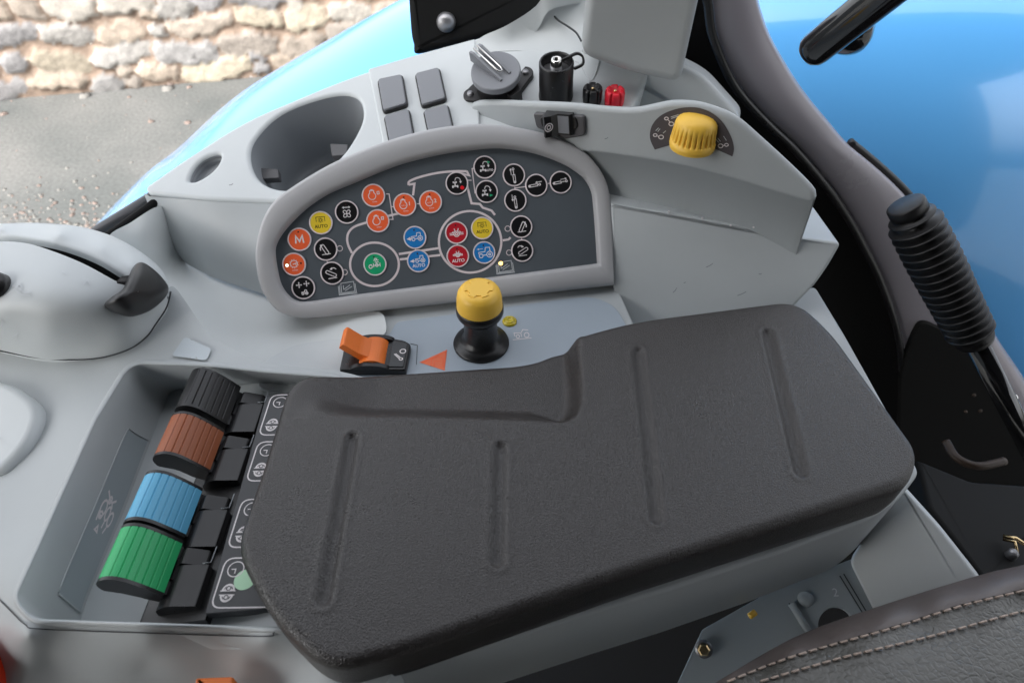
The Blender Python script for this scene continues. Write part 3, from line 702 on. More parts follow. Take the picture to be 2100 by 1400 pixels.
# inner side of the rail drops into the slot
d2 = [(.1, -.12), (.2, -.4), (.24, -.75)]
for dy, dz in d2: Rr.append(back[-1]+np.array([0, -dy, dz]))
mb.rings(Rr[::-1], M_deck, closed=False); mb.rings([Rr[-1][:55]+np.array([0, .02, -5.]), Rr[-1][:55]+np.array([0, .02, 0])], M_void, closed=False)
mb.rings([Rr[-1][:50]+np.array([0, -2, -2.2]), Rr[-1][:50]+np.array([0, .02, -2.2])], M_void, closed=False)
thr = mb.build('throttle_housing', console)
fr_top = catmull([(-120, 506), (-50, 496), (0, 495), (49, 498), (97, 511), (170, 540), (243, 579), (295, 600), (343, 606)], 6, False)
fr_out = np.vstack([fr_top, catmull([(341, 628), (320, 660), (296, 690), (262, 714), (205, 731), (140, 735), (70, 731), (0, 718), (-120, 695)], 5, False)])
fr_c = [(-120, 508, 5.4), (0, 498, 5.6), (49, 502, 5.6), (97, 515, 5.4), (170, 544, 4.6), (243, 582, 2.9), (295, 600, 1.2), (343, 606, -1.6), (341, 628, -2.0),
        (-120, 600, 4.6), (0, 590, 4.6), (100, 600, 4.4), (180, 630, 2.8), (250, 660, .2), (0, 660, 1.8), (100, 680, 1.0), (200, 700, -1.2), (262, 712, -2.7), (296, 690, -2.6), (318, 660, -2.3),
        (205, 731, -3.1), (140, 735, -3.4), (70, 731, -3.6), (0, 718, -3.8), (-120, 695, -3.8), (-120, 650, 1.5)]
mb = MB(); dz = sheet(mb, fr_out, fr_c, 9, M_deck, skirt=3); mb.build('dome_cover', thr)
mb = MB(); sl_ = catmull([(-120, 695), (0, 717), (70, 730), (140, 735), (205, 731), (262, 714), (298, 689), (320, 659), (340, 628), (349, 595)], 8, False)
mb.ribbons([sl_+np.array([1.5, 2.5])], 3.2, lambda a, b_: P(a, b_, skz(np.array([[a, b_]]))[0]+.35), M_seam); mb.build('seam', thr)
mb = MB(); DF = lambda a, b_: P(a, b_, dz(np.array([[a, b_]]))[0]+.06)
mb.ribbons([[(25, 585), (38, 590), (50, 600), (62, 600)], [(30, 594), (44, 604), (62, 606)], [(32, 589), (40, 582), (46, 590)]], 3.0, DF, M_faint); mb.build('tractor_symbol', thr)
for q in ([(170, 583), (180, 573), (184, 584)], [(128, 556), (136, 562)], [(24, 690), (36, 684), (33, 696)], [(0, 655), (8, 662), (0, 670)]):
    mb = MB(); mb.ribbons([q], 2.6, DF, M_faint); mb.build('tick_mark', thr)
# storage lid at far left
lidpl = plane3(P(0, 780, -3.6), P(60, 960, -4), P(-100, 960, -5.2)); lq = rpoly([(-160, 770), (20, 778, 40), (86, 832, 40), (60, 905, 40), (0, 968, 20), (-160, 1000)], 20, 8)
mb = MB(); mb.slab(lidpl, opx(lidpl, lq), 0, 2.5, M_deck, bevel=.8, seg=5); mb.build('left_cushion', console)
# small flat label patch near the tray
mb = MB(); FQ = lambda a, b_: P(a, b_, skz(np.array([[a, b_]]))[0]+.22)
q = rpoly([(379, 690), (434, 715), (423, 739), (352, 729)], 8, 4)
v, f = cdt([ccw(dedupe(dens(q, 4)))], 5); mb.add([FQ(a, b_) for a, b_ in v], f[:, ::-1], M_patch, True); mb.build('label_patch', console)
# black window seal seen beside the deck corner
t = thing('window_seal', 'dark rubber window seal strip at the lower left of the fender', 'seal', P(250, 450, -4))
mb = MB(); mb.tube([P(170, 500, -1.5), P(205, 474, -1), P(318, 404, 1)], .8, M_frame, 10); mb.build('outer_strip', t)
mb = MB(); mb.tube([P(195, 505, -.6), P(226, 481, -.2), P(322, 413, 1.6)], .5, M_void, 10); mb.build('inner_strip', t)

# ---- armrest base (grey) below the pad
PADZ = 0
pad_px = rpoly([(594, 782, 46), (800, 762), (1060, 745, 60), (1110, 735, 60), (1185, 695, 60), (1300, 664, 80), (1632, 621, 60), (1706, 690, 40), (1882, 936, 60), (1862, 1000, 50), (1300, 1180), (840, 1340), (672, 1386, 70), (552, 1264, 60), (482, 1125, 50), (541, 960)], 30, 8)
base_px = rpoly([(620, 800), (1150, 740), (1600, 640), (1625, 600, 20), (1672, 585, 12), (1736, 690), (1836, 868), (1886, 968), (1853, 1012, 30), (1800, 1058, 40), (1600, 1133), (1400, 1200), (1233, 1250), (1000, 1323), (733, 1400), (640, 1420), (560, 1300)], 12)
hp3 = hplane(-4.8); mb = MB(); mb.slab(hp3, opx(hp3, base_px), 0, 10.5, M_grey, bevel=.35, seg=4, wall=(.0, .06, -1)); mb.build('armrest_base', console)

# ------------------------------------------------------------------ armrest pad
def armrest():
    pl = hplane(0); ss = lambda x, a, b: (lambda t: t*t*(3-2*t))(np.clip((x-a)/(b-a), 0, 1))
    low = [-.7-1.7*ss(a, 575, 740)*(1-ss(a, 1120, 1205))*(1 if b < 850 else 0) for a, b in pad_px]
    Lo = ccw(dedupe(resample(np.array([P(a, b, h)[:2] for (a, b), h in zip(pad_px, low)]), 400)))
    R = [];  W = .85; TH = 5.2
    R.append(np.c_[inset(Lo, .9), np.full(len(Lo), -TH)]); R.append(np.c_[inset(Lo, .25), np.full(len(Lo), -TH+.7)])
    R.append(np.c_[inset(Lo, .05), np.full(len(Lo), -TH+2)])
    rings2 = []
    for k in range(1, 8):
        t = math.pi/2*k/7; rings2.append(inset(Lo, W*(1-math.cos(t))))
    # depth of the scoop at the back left and of the four pressed grooves
    sc = opx(pl, [(640, 852), (690, 858), (900, 862), (1130, 868), (1180, 856), (1197, 820), (1196, 760), (1190, 690)])
    scl = catmull(sc, 8, False)
    gr = [opx(pl, [a, b]) for a, b in (((722, 897), (664, 1226)), ((1026, 917), (1020, 1148)), ((1308, 720), (1345, 1060)), ((1574, 682), (1642, 966)))]
    back = catmull(opx(pl, [(560, 795), (800, 765), (1060, 748), (1185, 690)]), 6, False)
    poly = np.vstack([scl, [[8, 66], [-30, 66], [-40, 36]]])
    scd = dens(scl, .3, False)
    def zf(q, edge):
        z = np.zeros(len(q))
        ins = inside(q, poly)
        d = np.sqrt(((q[:, None]-scd[None])**2).sum(2)).min(1)
        s_ = np.where(ins, np.clip(d/(3.4-1.9*ss(q[:, 0], 1, 6)), 0, 1), 0); s_ = s_*s_*(3-2*s_)
        s_ *= ss(q[:, 0], -20.5, -12)
        z -= 2.4*s_
        for a, b in gr:
            ab = b-a; t = np.clip(((q-a)@ab)/np.dot(ab, ab), 0, 1); dd = np.linalg.norm(q-(a+t[:, None]*ab), axis=1)
            z += -.34*np.exp(-(dd/.46)**3.5)+.06*np.exp(-((dd-.82)/.22)**2)
        z += -.25*np.clip((-8-q[:, 0])/12, 0, 1)**2
        return z
    for k, q in enumerate(rings2):
        t = math.pi/2*(k+1)/7; z = zf(q, 0)
        R.append(np.c_[q, z-W+W*math.sin(t)])
    # the ring at the wall top follows the surface too
    R.insert(3, np.c_[Lo, zf(Lo, 0)-W])
    mb = MB(); mb.rings(R, M_leather)
    q = rings2[-1]; v, f = cdt([q], .21)
    # finer triangles along grooves come from the dense grid
    z = np.concatenate([zf(v[i:i+3000], 0) for i in range(0, len(v), 3000)])
    mb.add(np.c_[v, z], f, M_leather, True)
    ob = mb.build('armrest_pad', weld=True); tag(ob, 'long black leather armrest pad with four pressed grooves and a scooped back edge', 'armrest')
armrest()

# ------------------------------------------------------------------ control panel
def control_panel():
    t = thing('control_panel', 'half moon grey control panel with coloured round keys on slate', 'control panel', PANEL.at(17, 0, -3))
    outer = [(1262, 585, 5), (1258, 470), (1255, 417), (1247, 377), (1230, 343), (1200, 310), (1150, 283), (1100, 267), (1033, 255), (983, 252), (933, 255), (867, 266), (783, 290), (700, 323), (640, 355), (581, 393), (560, 411), (541, 439), (529, 473), (522, 513), (523, 546), (532, 589), (548, 617), (569, 639), (600, 651), (643, 652), (735, 642)]
    inner = [(1224, 540, 3), (1221, 489), (1216, 423), (1212, 394), (1201, 372), (1185, 356), (1152, 336), (1108, 319), (1064, 309), (1019, 305), (975, 308), (909, 317), (820, 339), (735, 373), (674, 399), (628, 430), (588, 470), (569, 500), (566, 522), (571, 556), (578, 583), (591, 603), (609, 616), (637, 617), (735, 603)]
    def loop(pts, n=260):
        p = [np.array(q[:2], float) for q in pts]
        body = catmull(p[1:], 5, False); q = np.vstack([[p[0]], body]); return q
    o, i = loop(outer), loop(inner)
    o = opx(PANEL, o, .8); i = opx(PANEL, i)
    ko = [o[0], PANEL.px(1200, 310, .8), PANEL.px(581, 393, .8), PANEL.px(569, 639, .8)]; ki = [i[0], PANEL.px(1185, 356), PANEL.px(628, 430), PANEL.px(591, 603)]
    O, I = keyed(o, ko, 70), keyed(i, ki, 70)
    R = []
    oc = O.mean(0)
    for s_, w in ((-.05, -7), (-.02, -3), (0, -1.0), (0, .1), (.03, .55), (.09, .85), (.18, 1.0), (.5, 1.02), (.82, .98), (.91, .85), (.965, .55), (.99, .2), (1, -.2)):
        q = O+(I-O)*max(s_, 0)
        R.append(np.array([PANEL.at(*p, w) for p in q]))
    mb = MB(); mb.rings(R, M_bezel); mb.build('bezel', t)
    mb = MB(); v, f = cdt([ccw(dedupe(inset(ccw(dedupe(I)), -.15)))]); mb.add([PANEL.at(a, b, 0) for a, b in v], f, M_slate, False); plate = mb.build('faceplate', t)
    PX = lambda a, b: PANEL.at(*PANEL.px(a, b), .03)
    PX2 = lambda a, b: PANEL.at(*PANEL.px(a, b), .045)
    mb = MB()
    C = lambda p, n=6: catmull(p, n, False)
    mb.ribbons([circ(964, 496, 64, 64, 63), circ(768, 542, 50, 56, 44.5), [(818, 521), (899, 509)], [(820, 532), (903, 523)],
                C([(722, 519), (715, 505), (712, 491), (715, 477), (727, 465), (753, 456), (796, 443), (818, 438)]),
                [(847, 401), (850, 377), (838, 379)], C([(838, 380), (840, 372), (862, 363), (897, 355), (930, 351.5), (957, 351.5)]), [(957, 351), (962, 360), (946, 356)], [(958, 381), (967, 417), (984, 418.5), (990, 426), (1008, 432), (1015, 441)],
                [(1031, 493), (1043, 491), (1047, 487)]], 4.6, PX, M_pwhite)
    mb.build('tractor_outline', plate)
    for q in ([[(792, 398), (798, 398), (806, 450), (799, 450)], [(803, 424), (808, 424)], [(855, 418), (861, 418)], [(851.5, 510), (852.5, 514)], [(959, 370), (967, 370)], [(974, 345), (968, 346), (974, 396), (978, 395)], [(1055.5, 382), (1056, 389)], [(1056, 386), (1077, 383)], [(1123, 377), (1128, 376)], [(670, 534), (672, 538)], [(937.5, 500), (938, 504)], [(1069.5, 488), (1070, 492)]]):
        mb = MB(); mb.ribbons([q], 2.0, PX2, M_pwhite); mb.build('key_link', plate)
    for x, y in ((697, 509.5), (707, 558), (1041, 469), (1044, 518)): mb = MB(); mb.ribbons([circ(x, y, 5.5, 14)], 1.5, PX, M_pwhite); mb.build('lamp_ring', plate)
    for x, y in ((713, 590), (1036, 547)):
        mb = MB(); mb.ribbons([[(x-14, y-9), (x+12, y-13), (x+15, y+7), (x-12, y+11), (x-14, y-9)], [(x-17, y-5), (x-15, y+13), (x+18, y+9), (x+15, y-9)], [(x-19, y-3), (x-17, y+15), (x+20, y+11)], [(x-7, y+3), (x+5, y-6)], [(x-5, y+6), (x+9, y-3)], [(x-9, y-5), (x-8, y+4)]], 1.2, PX, M_faint); mb.build('manual_symbol', plate)
    mb = MB(); mb.blob(circ(1027, 540, 4, 10)[:-1], PX2, M_ledo)
    mb.build('orange_lamp', plate)
    # keys
    r = 1.19
    W, K = M_white, M_kblack
    def eng(I, n=None):
        I.l([circ(-.14, -.04, .36, 18, a0=-237, a1=57)], .07)
        I.l([[(-.34, .25), (-.34, .48), (.06, .48), (.06, .25)], [(-.26, .57), (-.02, .57)]], .07)
        I.t('n/min', .22, .05, -.62)
        if n: I.t(n, .52, .48, .06, .012)
        else: I.l([[(.38, .1), (.38, .35), (.58, .35), (.58, .1), (.38, .1)]], .07)
        if n: I.t('AUTO', .17, -.12, -.08)
    def pto(I):
        I.l([[(-.42, .12), (-.42, .58), (.42, .58), (.42, .12)]], .05, M_kblack); I.l([circ(0, .26, .13, 12)], .05, M_kblack)
        I.l([[(.2*math.cos(a), .26+.2*math.sin(a)), (.25*math.cos(a), .26+.25*math.sin(a))] for a in np.linspace(0, 2*math.pi, 8, endpoint=False)], .08, M_kblack)
        I.t('AUTO', .46, 0, -.36, .006, M_kblack)
    def arm(I, up, flip):
        s_ = -1 if flip else 1; a = math.radians(62 if up else 28)*1; L0 = .5
        c, s2 = math.cos(a), math.sin(a); p0 = np.array([.05-.2*c, -.12-.2*s2+.05]); cap = []
        d = np.array([c, s2]); n = np.array([-s2, c]); e0, e1 = p0-d*.15, p0+d*.65
        for t_ in np.linspace(math.pi/2, 3*math.pi/2, 8): cap.append(e0+.15*(d*math.cos(t_)+n*math.sin(t_)))
        for t_ in np.linspace(-math.pi/2, math.pi/2, 8): cap.append(e1+.15*(d*math.cos(t_)+n*math.sin(t_)))
        cap.append(cap[0]); cap = np.array(cap)*[s_, 1]; I.l([cap], .07)
        I.l([[(-.42, -.52), (.45, -.48)]], .07)
        if up: I.l([[(s_*.5, -.1), (s_*.52, .15), (s_*.40, .32)]], .1); I.b([(s_*.25, .36), (s_*.5, .5), (s_*.5, .22)])
        else: I.l([C(np.array([(-.45*s_, .35), (-.25*s_, .50), (.0, .46)]))], .08); I.b([(s_*.22, .38), (-s_*.05, .58), (-s_*.05, .3)])
    def fan(I):
        for a in (45, 135, 225, 315):
            q = np.radians(a); I.l([circ(.2*math.cos(q)*1.15, -.16+.2*math.sin(q)*1.15, .2, 14, .15, rot=q)], .07)
        I.l([[(-.28, .46), (.28, .46)]], .08); I.b([(-.42, .46), (-.24, .58), (-.24, .34)]); I.b([(.42, .46), (.24, .58), (.24, .34)])
    def mm(I): I.l([[(-.38, -.38), (-.32, .36), (0, -.2), (.32, .36), (.38, -.38)]], .15)
    def gauge(I):
        I.l([circ(0, .05, .34, 20)], .07); I.l([[(.40*math.cos(a), .05+.40*math.sin(a)), (.46*math.cos(a), .05+.46*math.sin(a))] for a in np.linspace(.3, 5.9, 11)], .06)
        I.l([[(-.12, .0), (.25, .12)], [(.1, -.02), (.25, .0)]], .07); I.t('n/min', .24, .05, -.58); I.b(circ(-.68, -.05, .14, 10)[:-1], M_ledg); I.b(circ(.68, .05, .1, 8)[:-1], M_led)
    def move(I):
        for x, y in ((-.38, .3), (.36, .38)):
            I.l([[(x-.22, y), (x+.22, y)], [(x, y-.22), (x, y+.22)]], .07)
            for dx, dy in ((1, 0), (-1, 0), (0, 1), (0, -1)): I.b([(x+.32*dx, y+.32*dy), (x+.18*dx-.09*dy, y+.18*dy+.09*dx), (x+.18*dx+.09*dy, y+.18*dy-.09*dx)])
        trac(I, .05, -.5, .5)
    def trac(I, x=0, y=0, k=1., w=.07):
        T = lambda L: [[(x+k*a, y+k*b) for a, b in q] for q in L]
        I.l(T([circ(.45, -.12, .26, 14), circ(-.32, -.2, .17, 12), circ(.45, -.12, .09, 8), [(-.5, -.05), (-.5, .12), (.05, .14), (.12, .5), (.48, .5), (.52, .16)], [(-.12, -.16), (.2, -.14)]]), w)
    def tarrow(I, auto=False):
        y = .12 if auto else 0
        trac(I, .12, y, .78 if auto else .9); I.l([[(-.75, y-.1), (-.35, y-.1)]], .1); I.b([(-.85, y-.1), (-.45, y+.1), (-.45, y-.3)])
        if auto: I.t('AUTO', .46, 0, -.48, .012)
    def tract(I): trac(I, .02, -.08, 1.15, .08); I.l([[(-.6, .38), (-.1, .40)]], .06); I.b([(-.72, .38), (-.5, .5), (-.5, .26)])
    def diff(I, auto=False):
        y, k = (.2, .72) if auto else (0, 1)
        T = lambda L: [[(k*a, y+k*b) for a, b in q] for q in L]
        I.l(T([circ(0, -.14, .27, 14), circ(0, -.14, .12, 8), [(-.2, .42), (-.12, .12)], [(.22, .42), (.14, .12)], [(-.3, .12), (-.42, -.02)], [(.32, .12), (.44, -.02)]]), .09)
        I.l(T([[(-.7, -.04), (-.28, -.04)], [(-.7, -.2), (-.28, -.2)], [(.7, -.04), (.28, -.04)], [(.7, -.2), (.28, -.2)]]), .08)
        if auto: I.t('AUTO', .46, 0, -.48, .012)
    def axle(I):
        I.l([[(-.15, -.1), (.5, -.1)], [(-.15, -.28), (-.15, .12)], [(.5, -.28), (.5, .12)], circ(.18, -.1, .14, 10), [(0, .2), (.4, .2)], [(-.1, .36), (0, .44), (.1, .36), (.2, .44), (.3, .36), (.4, .44)], [(-.02, .52), (.08, .6), (.18, .52), (.28, .6)], circ(-.45, -.2, .17, 10), [(-.58, -.02), (-.32, 0)], [(.18, .04), (.18, .2)]], .08)
    def head(I, f):
        I.l([[(-.36, .02), (-.36, .2)], [(-.06, .02), (-.06, .2)], [(-.36, .1), (-.06, .1)], [(-.2, .1), (-.2, -.3)], [(-.42, -.28), (.02, -.28)]], .11)
        I.l([[(-.44, -.44), (-.44, -.2)], [(.04, -.44), (.04, -.2)]], .14)
        I.l([C([(-.18, .26), (-.08, .5), (.14, .54), (.34, .4), (.38, .12)])], .07); I.b([(.38, -.06), (.24, .18), (.52, .18)])
        if f == 'r': I.b(circ(.48, -.48, .2, 14)[:-1], M_rdot)
        if f == 'g': I.b([(.28, -.25), (.28, -.55), (.62, -.42)], M_gflag)
        if f == 'a': I.b([(.3, .62), (.3, .32), (.62, .46)], M_gflag); I.t('AUTO', .30, .42, -.34, .01)
    def cyl(I, ang, ex, arrow):
        c, s2 = math.cos(ang), math.sin(ang); T = lambda L: [[(a*c-b*s2, a*s2+b*c) for a, b in q] for q in L]
        L1 = .02 if ex else .12
        I.l(T([[(-.72, -.09), (L1, -.09), (L1, .12), (-.72, .12), (-.72, -.09)], circ(-.72, .015, .1, 8), [(L1, .015), (L1+(.5 if ex else .12), .015)], circ(L1+(.58 if ex else .22), .015, .1, 10)]), .07)
        a0, a1 = ((.0, .52) if arrow > 0 else (.62, .12)); q = T([[(a0, .28), (a1, .28)], [(a1+.2*arrow, .28), (a1-.03*arrow, .4), (a1-.03*arrow, .16)]])
        I.l([q[0]], .06); I.b(q[1])
    class Ico:
        def __init__(s, x, y): s.c = PANEL.px(x, y, .1); s.mb = MB(); s.k = 0
        def fn(s):
            s.k += 1; h = .135+.0015*s.k; return lambda a, b: PANEL.at(s.c[0]+a*r*.92, s.c[1]+b*r*.92, h)
        def l(s, lines, w, m=W): s.mb.ribbons(lines, w*1.05, s.fn(), m)
        def b(s, p, m=W): s.mb.blob(np.array(p, float), s.fn(), m)
        def t(s, txt, size, x, y, bold=.0, m=W): text(s.mb, txt, size, s.fn(), m, x, y, bold)
    O_, Y_, B_l, R_, G_, K_ = M_orange, M_yellow, M_kblue, M_kred, M_kgreen, M_kblack
    keys = [(766, 401, O_, eng, 'orange round key with an engine symbol, highest of the orange keys'), (775, 453, O_, eng, 'orange round key with an engine symbol inside the tractor outline'), (830, 420, O_, lambda I: eng(I, '1'), 'orange round key with engine symbol and number 1'), (883, 414, O_, lambda I: eng(I, '2'), 'orange round key with engine symbol and number 2'),
            (711, 435, K_, fan, 'black round key with a white fan symbol'), (658, 457, Y_, pto, 'yellow round AUTO key at the left rim'), (614, 491, O_, mm, 'orange round key with letter M'), (603, 542, O_, gauge, 'orange round key with dial symbol and lit green lamp'), (622, 590, K_, move, 'black round key with crossed arrows over a tractor'),
            (668, 511, K_, lambda I: arm(I, 1, True), 'black round key with raised arm symbol at left'), (681, 560, K_, lambda I: arm(I, 0, True), 'black round key with lowered arm symbol at left'), (769, 542, G_, axle, 'green round key inside the front wheel ring'), (851, 487, B_l, tarrow, 'blue round key with small tractor and arrow'), (858, 535, B_l, lambda I: tarrow(I, True), 'blue round AUTO key with tractor and arrow'),
            (936, 477, R_, diff, 'red round key with axle symbol'), (939, 525, R_, lambda I: diff(I, True), 'red round AUTO key with axle symbol'), (989, 468, Y_, pto, 'yellow round AUTO key inside the large ring'), (993, 518, B_l, tract, 'blue round key with large tractor symbol'),
            (937, 376, K_, lambda I: head(I, 'r'), 'black round key with curved arrow and red dot'), (994, 343, K_, lambda I: head(I, 'a'), 'black round AUTO key with curved arrow and green flag'), (998, 393, K_, lambda I: head(I, 'g'), 'black round key with curved arrow and green flag'),
            (1054, 359, K_, lambda I: cyl(I, math.radians(93), True, 1), 'black round key with upright extending cylinder'), (1057, 411, K_, lambda I: cyl(I, math.radians(93), False, -1), 'black round key with upright shortened cylinder'), (1100, 380, K_, lambda I: cyl(I, math.radians(6), False, -1), 'black round key with level shortened cylinder'), (1150, 374, K_, lambda I: cyl(I, math.radians(6), True, 1), 'black round key at far right with level extending cylinder'),
            (1069, 465, K_, lambda I: arm(I, 1, False), 'black round key with raised arm symbol at right'), (1071, 514, K_, lambda I: arm(I, 0, False), 'black round key with lowered arm symbol at right')]
    for x, y, m, ic, lb in keys:
        c = PANEL.px(x, y, .1); cp = Plane(PANEL.at(c[0], c[1]), PANEL.U, PANEL.N)
        mb = MB(); mb.slab(cp, circ(0, 0, r*.95, 40)[:-1], .13, .13, m, bevel=.05, seg=2); kb = mb.build('button', t); kb['label'] = lb
        mb = MB(); mb.lathe([(r*.94, .0), (r*.94, .12), (r*.96, .145), (r*1.045, .145), (r*1.06, .12), (r*1.06, 0)][::-1], cp.o, cp.N, M_pwhite, 48); mb.build('rim', kb)
        I = Ico(x, y)
        ic(I)
        if m not in (Y_,) and ic not in (gauge,) and x < 1040 and y not in (401, 453, 590, 511, 560): I.b(circ(-.02, .74, .09, 8)[:-1], M_led)
        I.mb.build('icon', kb)
control_panel()

# ------------------------------------------------------------------ four ribbed spool levers in the tray
def levers():
    y0 = 23.2; w = 4.1
    X, Z, Y = (1, 0, 0), (0, 0, 1), (0, 1, 0)
    def make(top):
        t = thing('spool_lever', '', 'lever', (-26.5, y0+w/2, -7.5), 'ribbed spool levers in the tray')
        o = np.array([0, 0, 0.])
        cap = catmull([(-30.85, -3.3), (-30.95, -2.75), (-30.75, -2.15), (-30.25, -1.75), (-29.5, -1.62), (-28.7, -1.95), (-27.9, -2.75), (-27.1, -3.75), (-26.65, -4.4)], 5, False)
        # ribs: shallow steps cut across the cap
        up = []; L = np.r_[0, np.cumsum(np.linalg.norm(np.diff(cap, axis=0), axis=1))]
        fine = resample(cap, 181, False); tot = L[-1]
        nv = np.gradient(fine, axis=0); nv = np.stack([-nv[:, 1], nv[:, 0]], 1); nv /= np.linalg.norm(nv, axis=1)[:, None]
        sfr = np.linspace(0, 1, 181); g = np.zeros(181)
        for c in (.36, .45, .54, .63, .72, .81, .90): g += np.exp(-((sfr-c)/.006)**2)
        fine = fine-nv*(g*.075)[:, None]
        inner_ = resample(cap, 60, False); nv2 = np.gradient(inner_, axis=0); nv2 = np.stack([-nv2[:, 1], nv2[:, 0]], 1); nv2 /= np.linalg.norm(nv2, axis=1)[:, None]
        inner_ = inner_-nv2*.35
        prof = np.vstack([fine, inner_[::-1]])
        mb = MB(); mb.extrude(prof, o, X, Z, Y, y0, y0+w, top); mb.build('ribbed_cap', t)
        body = np.vstack([inner_[2:-1]-nv2[2:-1]*.01, [(-26.55, -5.0), (-27.6, -6.2), (-28.6, -5.6), (-29.8, -4.3), (-30.6, -3.6)]])
        mb = MB(); mb.extrude(body, o, X, Z, Y, y0+.06, y0+w-.06, M_black)
        rim_ = np.vstack([resample(cap, 40, False)-nv2[::1][:40]*0, [(-26.9, -4.9), (-27.8, -5.0), (-29.6, -3.9), (-30.7, -3.5)]])
        for a, b in ((y0-.28, y0), (y0+w, y0+w+.28)): mb.extrude(rim_, o, X, Z, Y, a, b, M_black)
        mb.build('paddle_body', t)
        mb = MB(); st = np.array([(-28.2, -5.2), (-26.6, -4.6), (-25.2, -6.5), (-26.8, -7.6)]); mb.extrude(st, o, X, Z, Y, y0+1.2, y0+w-1.2, M_black); mb.build('stem', t)
        return t
    base = make(M_lgreen); base['label'] = 'ribbed green spool lever nearest the front of the tray'
    for dy, m, lb in ((4.92, M_lblue, 'ribbed light blue spool lever beside the green one'), (11.2, M_lbrown, 'ribbed brown spool lever beside the black one'), (16.5, M_lblack, 'ribbed black spool lever at the back of the tray')):
        r, mp = dup(base, np.array([0, dy, 0]), lb)
        for n, c in mp.items():
            if n.startswith('ribbed_cap'): recolour(c, 0, m)
    # pivot blocks beside them
    def block():
        t = thing('pivot_block', '', 'lever block', (-25.6, y0+1, -8), 'black pivot blocks beside the levers')
        P1 = rpoly([(-27.5, -8), (-27.35, -5.4, .3), (-26.3, -4.55, .5), (-23.95, -4.5, .15), (-23.75, -8)], .3, 5)
        mb = MB(); mb.extrude(P1, (0, 0, 0), X, Z, Y, y0-1.0, y0+2.35, M_black); 
        mb.extrude(rpoly([(-27.55, -8), (-27.45, -6.1, .2), (-26.9, -5.6, .2), (-26.7, -8)], .2, 3), (0, 0, 0), X, Z, Y, y0-.9, y0+2.25, M_black); mb.build('housing', t)
        P2 = rpoly([(-26.8, -8), (-26.7, -5.0, .3), (-26.2, -4.35, .3), (-24.3, -4.9, .3), (-24.0, -8)], .3, 4)
        mb = MB(); mb.extrude(P2, (0, 0, 0), X, Z, Y, y0+2.42, y0+3.75, M_black); mb.build('latch', t)
        fr = [np.array([-23.85, y0+3.9, -4.5]), np.array([-23.85, y0+2.5, -4.42]), np.array([-24.5, y0+2.42, -4.42]), np.array([-26.2, y0+2.4, -4.42])]
        mb = MB(); mb.tube(fr[:3], .05, M_dark_grey, 6); mb.build('wire_clip', t)
        return t
    b0 = block(); b0['label'] = 'black pivot block beside the green lever'
    for dy, lb in ((4.92, 'black pivot block beside the light blue lever'), (11.2, 'black pivot block beside the brown lever'), (16.5, 'black pivot block beside the black lever')):
        dup(b0, np.array([0, dy, 0]), lb)
    # carrier plate and label strip
    t = thing('lever_carrier', 'black carrier plate with printed label strip under the spool levers', 'carrier plate', (-26, 32, -9))
    mb = MB(); mb.extrude(rpoly([(-29.3, -8.4), (-28.9, -6.6, .2), (-27.4, -6.2, .2), (-23.1, -5.0, .1), (-23.1, -8.8)], .2, 4), (0, 0, 0), X, Z, Y, 21.4, 43.2, M_black); mb.build('carrier_body', t)
    SP = plane3(P(422, 1256, -4.45), P(543, 814, -4.45), P(600, 1000, -4.3)); q = [(421, 1257), (540, 1248), (680, 1242), (680, 800), (577, 806), (545, 812)]
    mb = MB(); mb.slab(SP, opx(SP, q), 0, .9, M_strip, bevel=.06, seg=2); st = mb.build('label_strip', t)
    # printed fields
    F = lambda a, b: SP.at(a, b, .02); mb = MB(); F3_ = lambda a, b: SP.at(a, b, .035)
    for k, (py0, py1) in enumerate(((806, 898), (902, 992), (1020, 1128), (1140, 1252))):
        # left edge of the strip at these image rows
        a = SP.px(421+(1257-py0)/(1257-812)*124+10, py0+4); c = SP.px(421+(1257-py1)/(1257-812)*124+10, py1-6)
        wdt = 3.9; x0 = (a[0]+c[0])/2; yt, yb = a[1], c[1]
        mb.ribbons([np.vstack([rpoly([(x0, yb), (x0+wdt+(1.2 if k == 3 else 2.5), yb), (x0+wdt+(1.2 if k == 3 else 2.5), yt), (x0, yt)], .75, 5), rpoly([(x0, yb), (x0+wdt+(1.2 if k == 3 else 2.5), yb), (x0+wdt+(1.2 if k == 3 else 2.5), yt), (x0, yt)], .75, 5)[:1]])], .12, F, M_white)
        h = yt-yb; cx, cy = x0+1.05, yt-.95
        mb.ribbons([circ(cx, cy, .62, 26), [(cx-.34, cy), (cx, cy), (cx, cy-.36)]], .09, F3_, M_white)
        cx, cy = x0+.95, yb+1.15
        for s_ in (1, -1):
            mb.blob(circ(cx, cy+s_*.12, .52, 14, .62, a0=0 if s_ > 0 else 180, a1=180 if s_ > 0 else 360), F3_, M_white)
            mb.ribbons([[(cx-.6, cy+s_*.16), (cx+.6, cy+s_*.16)]], .08, lambda a, b: SP.at(a, b, .036), M_white)
            mb.ribbons([circ(cx, cy+s_*.36, .17, 8)], .07, lambda a, b: SP.at(a, b, .05), M_strip)
            mb.ribbons([[(cx-.32, cy+s_*.28), (cx-.2, cy+s_*.5)], [(cx+.32, cy+s_*.28), (cx+.2, cy+s_*.5)]], .06, lambda a, b: SP.at(a, b, .052), M_strip)
    mb.build('printed_symbols', st)
    mb = MB(); c = SP.px(500, 1188); mb.blob(circ(c[0]+.1, c[1], .85, 28)[:-1], lambda a, b: SP.at(a, b, .03), M_mint); mb.build('mint_sticker', st)
levers()

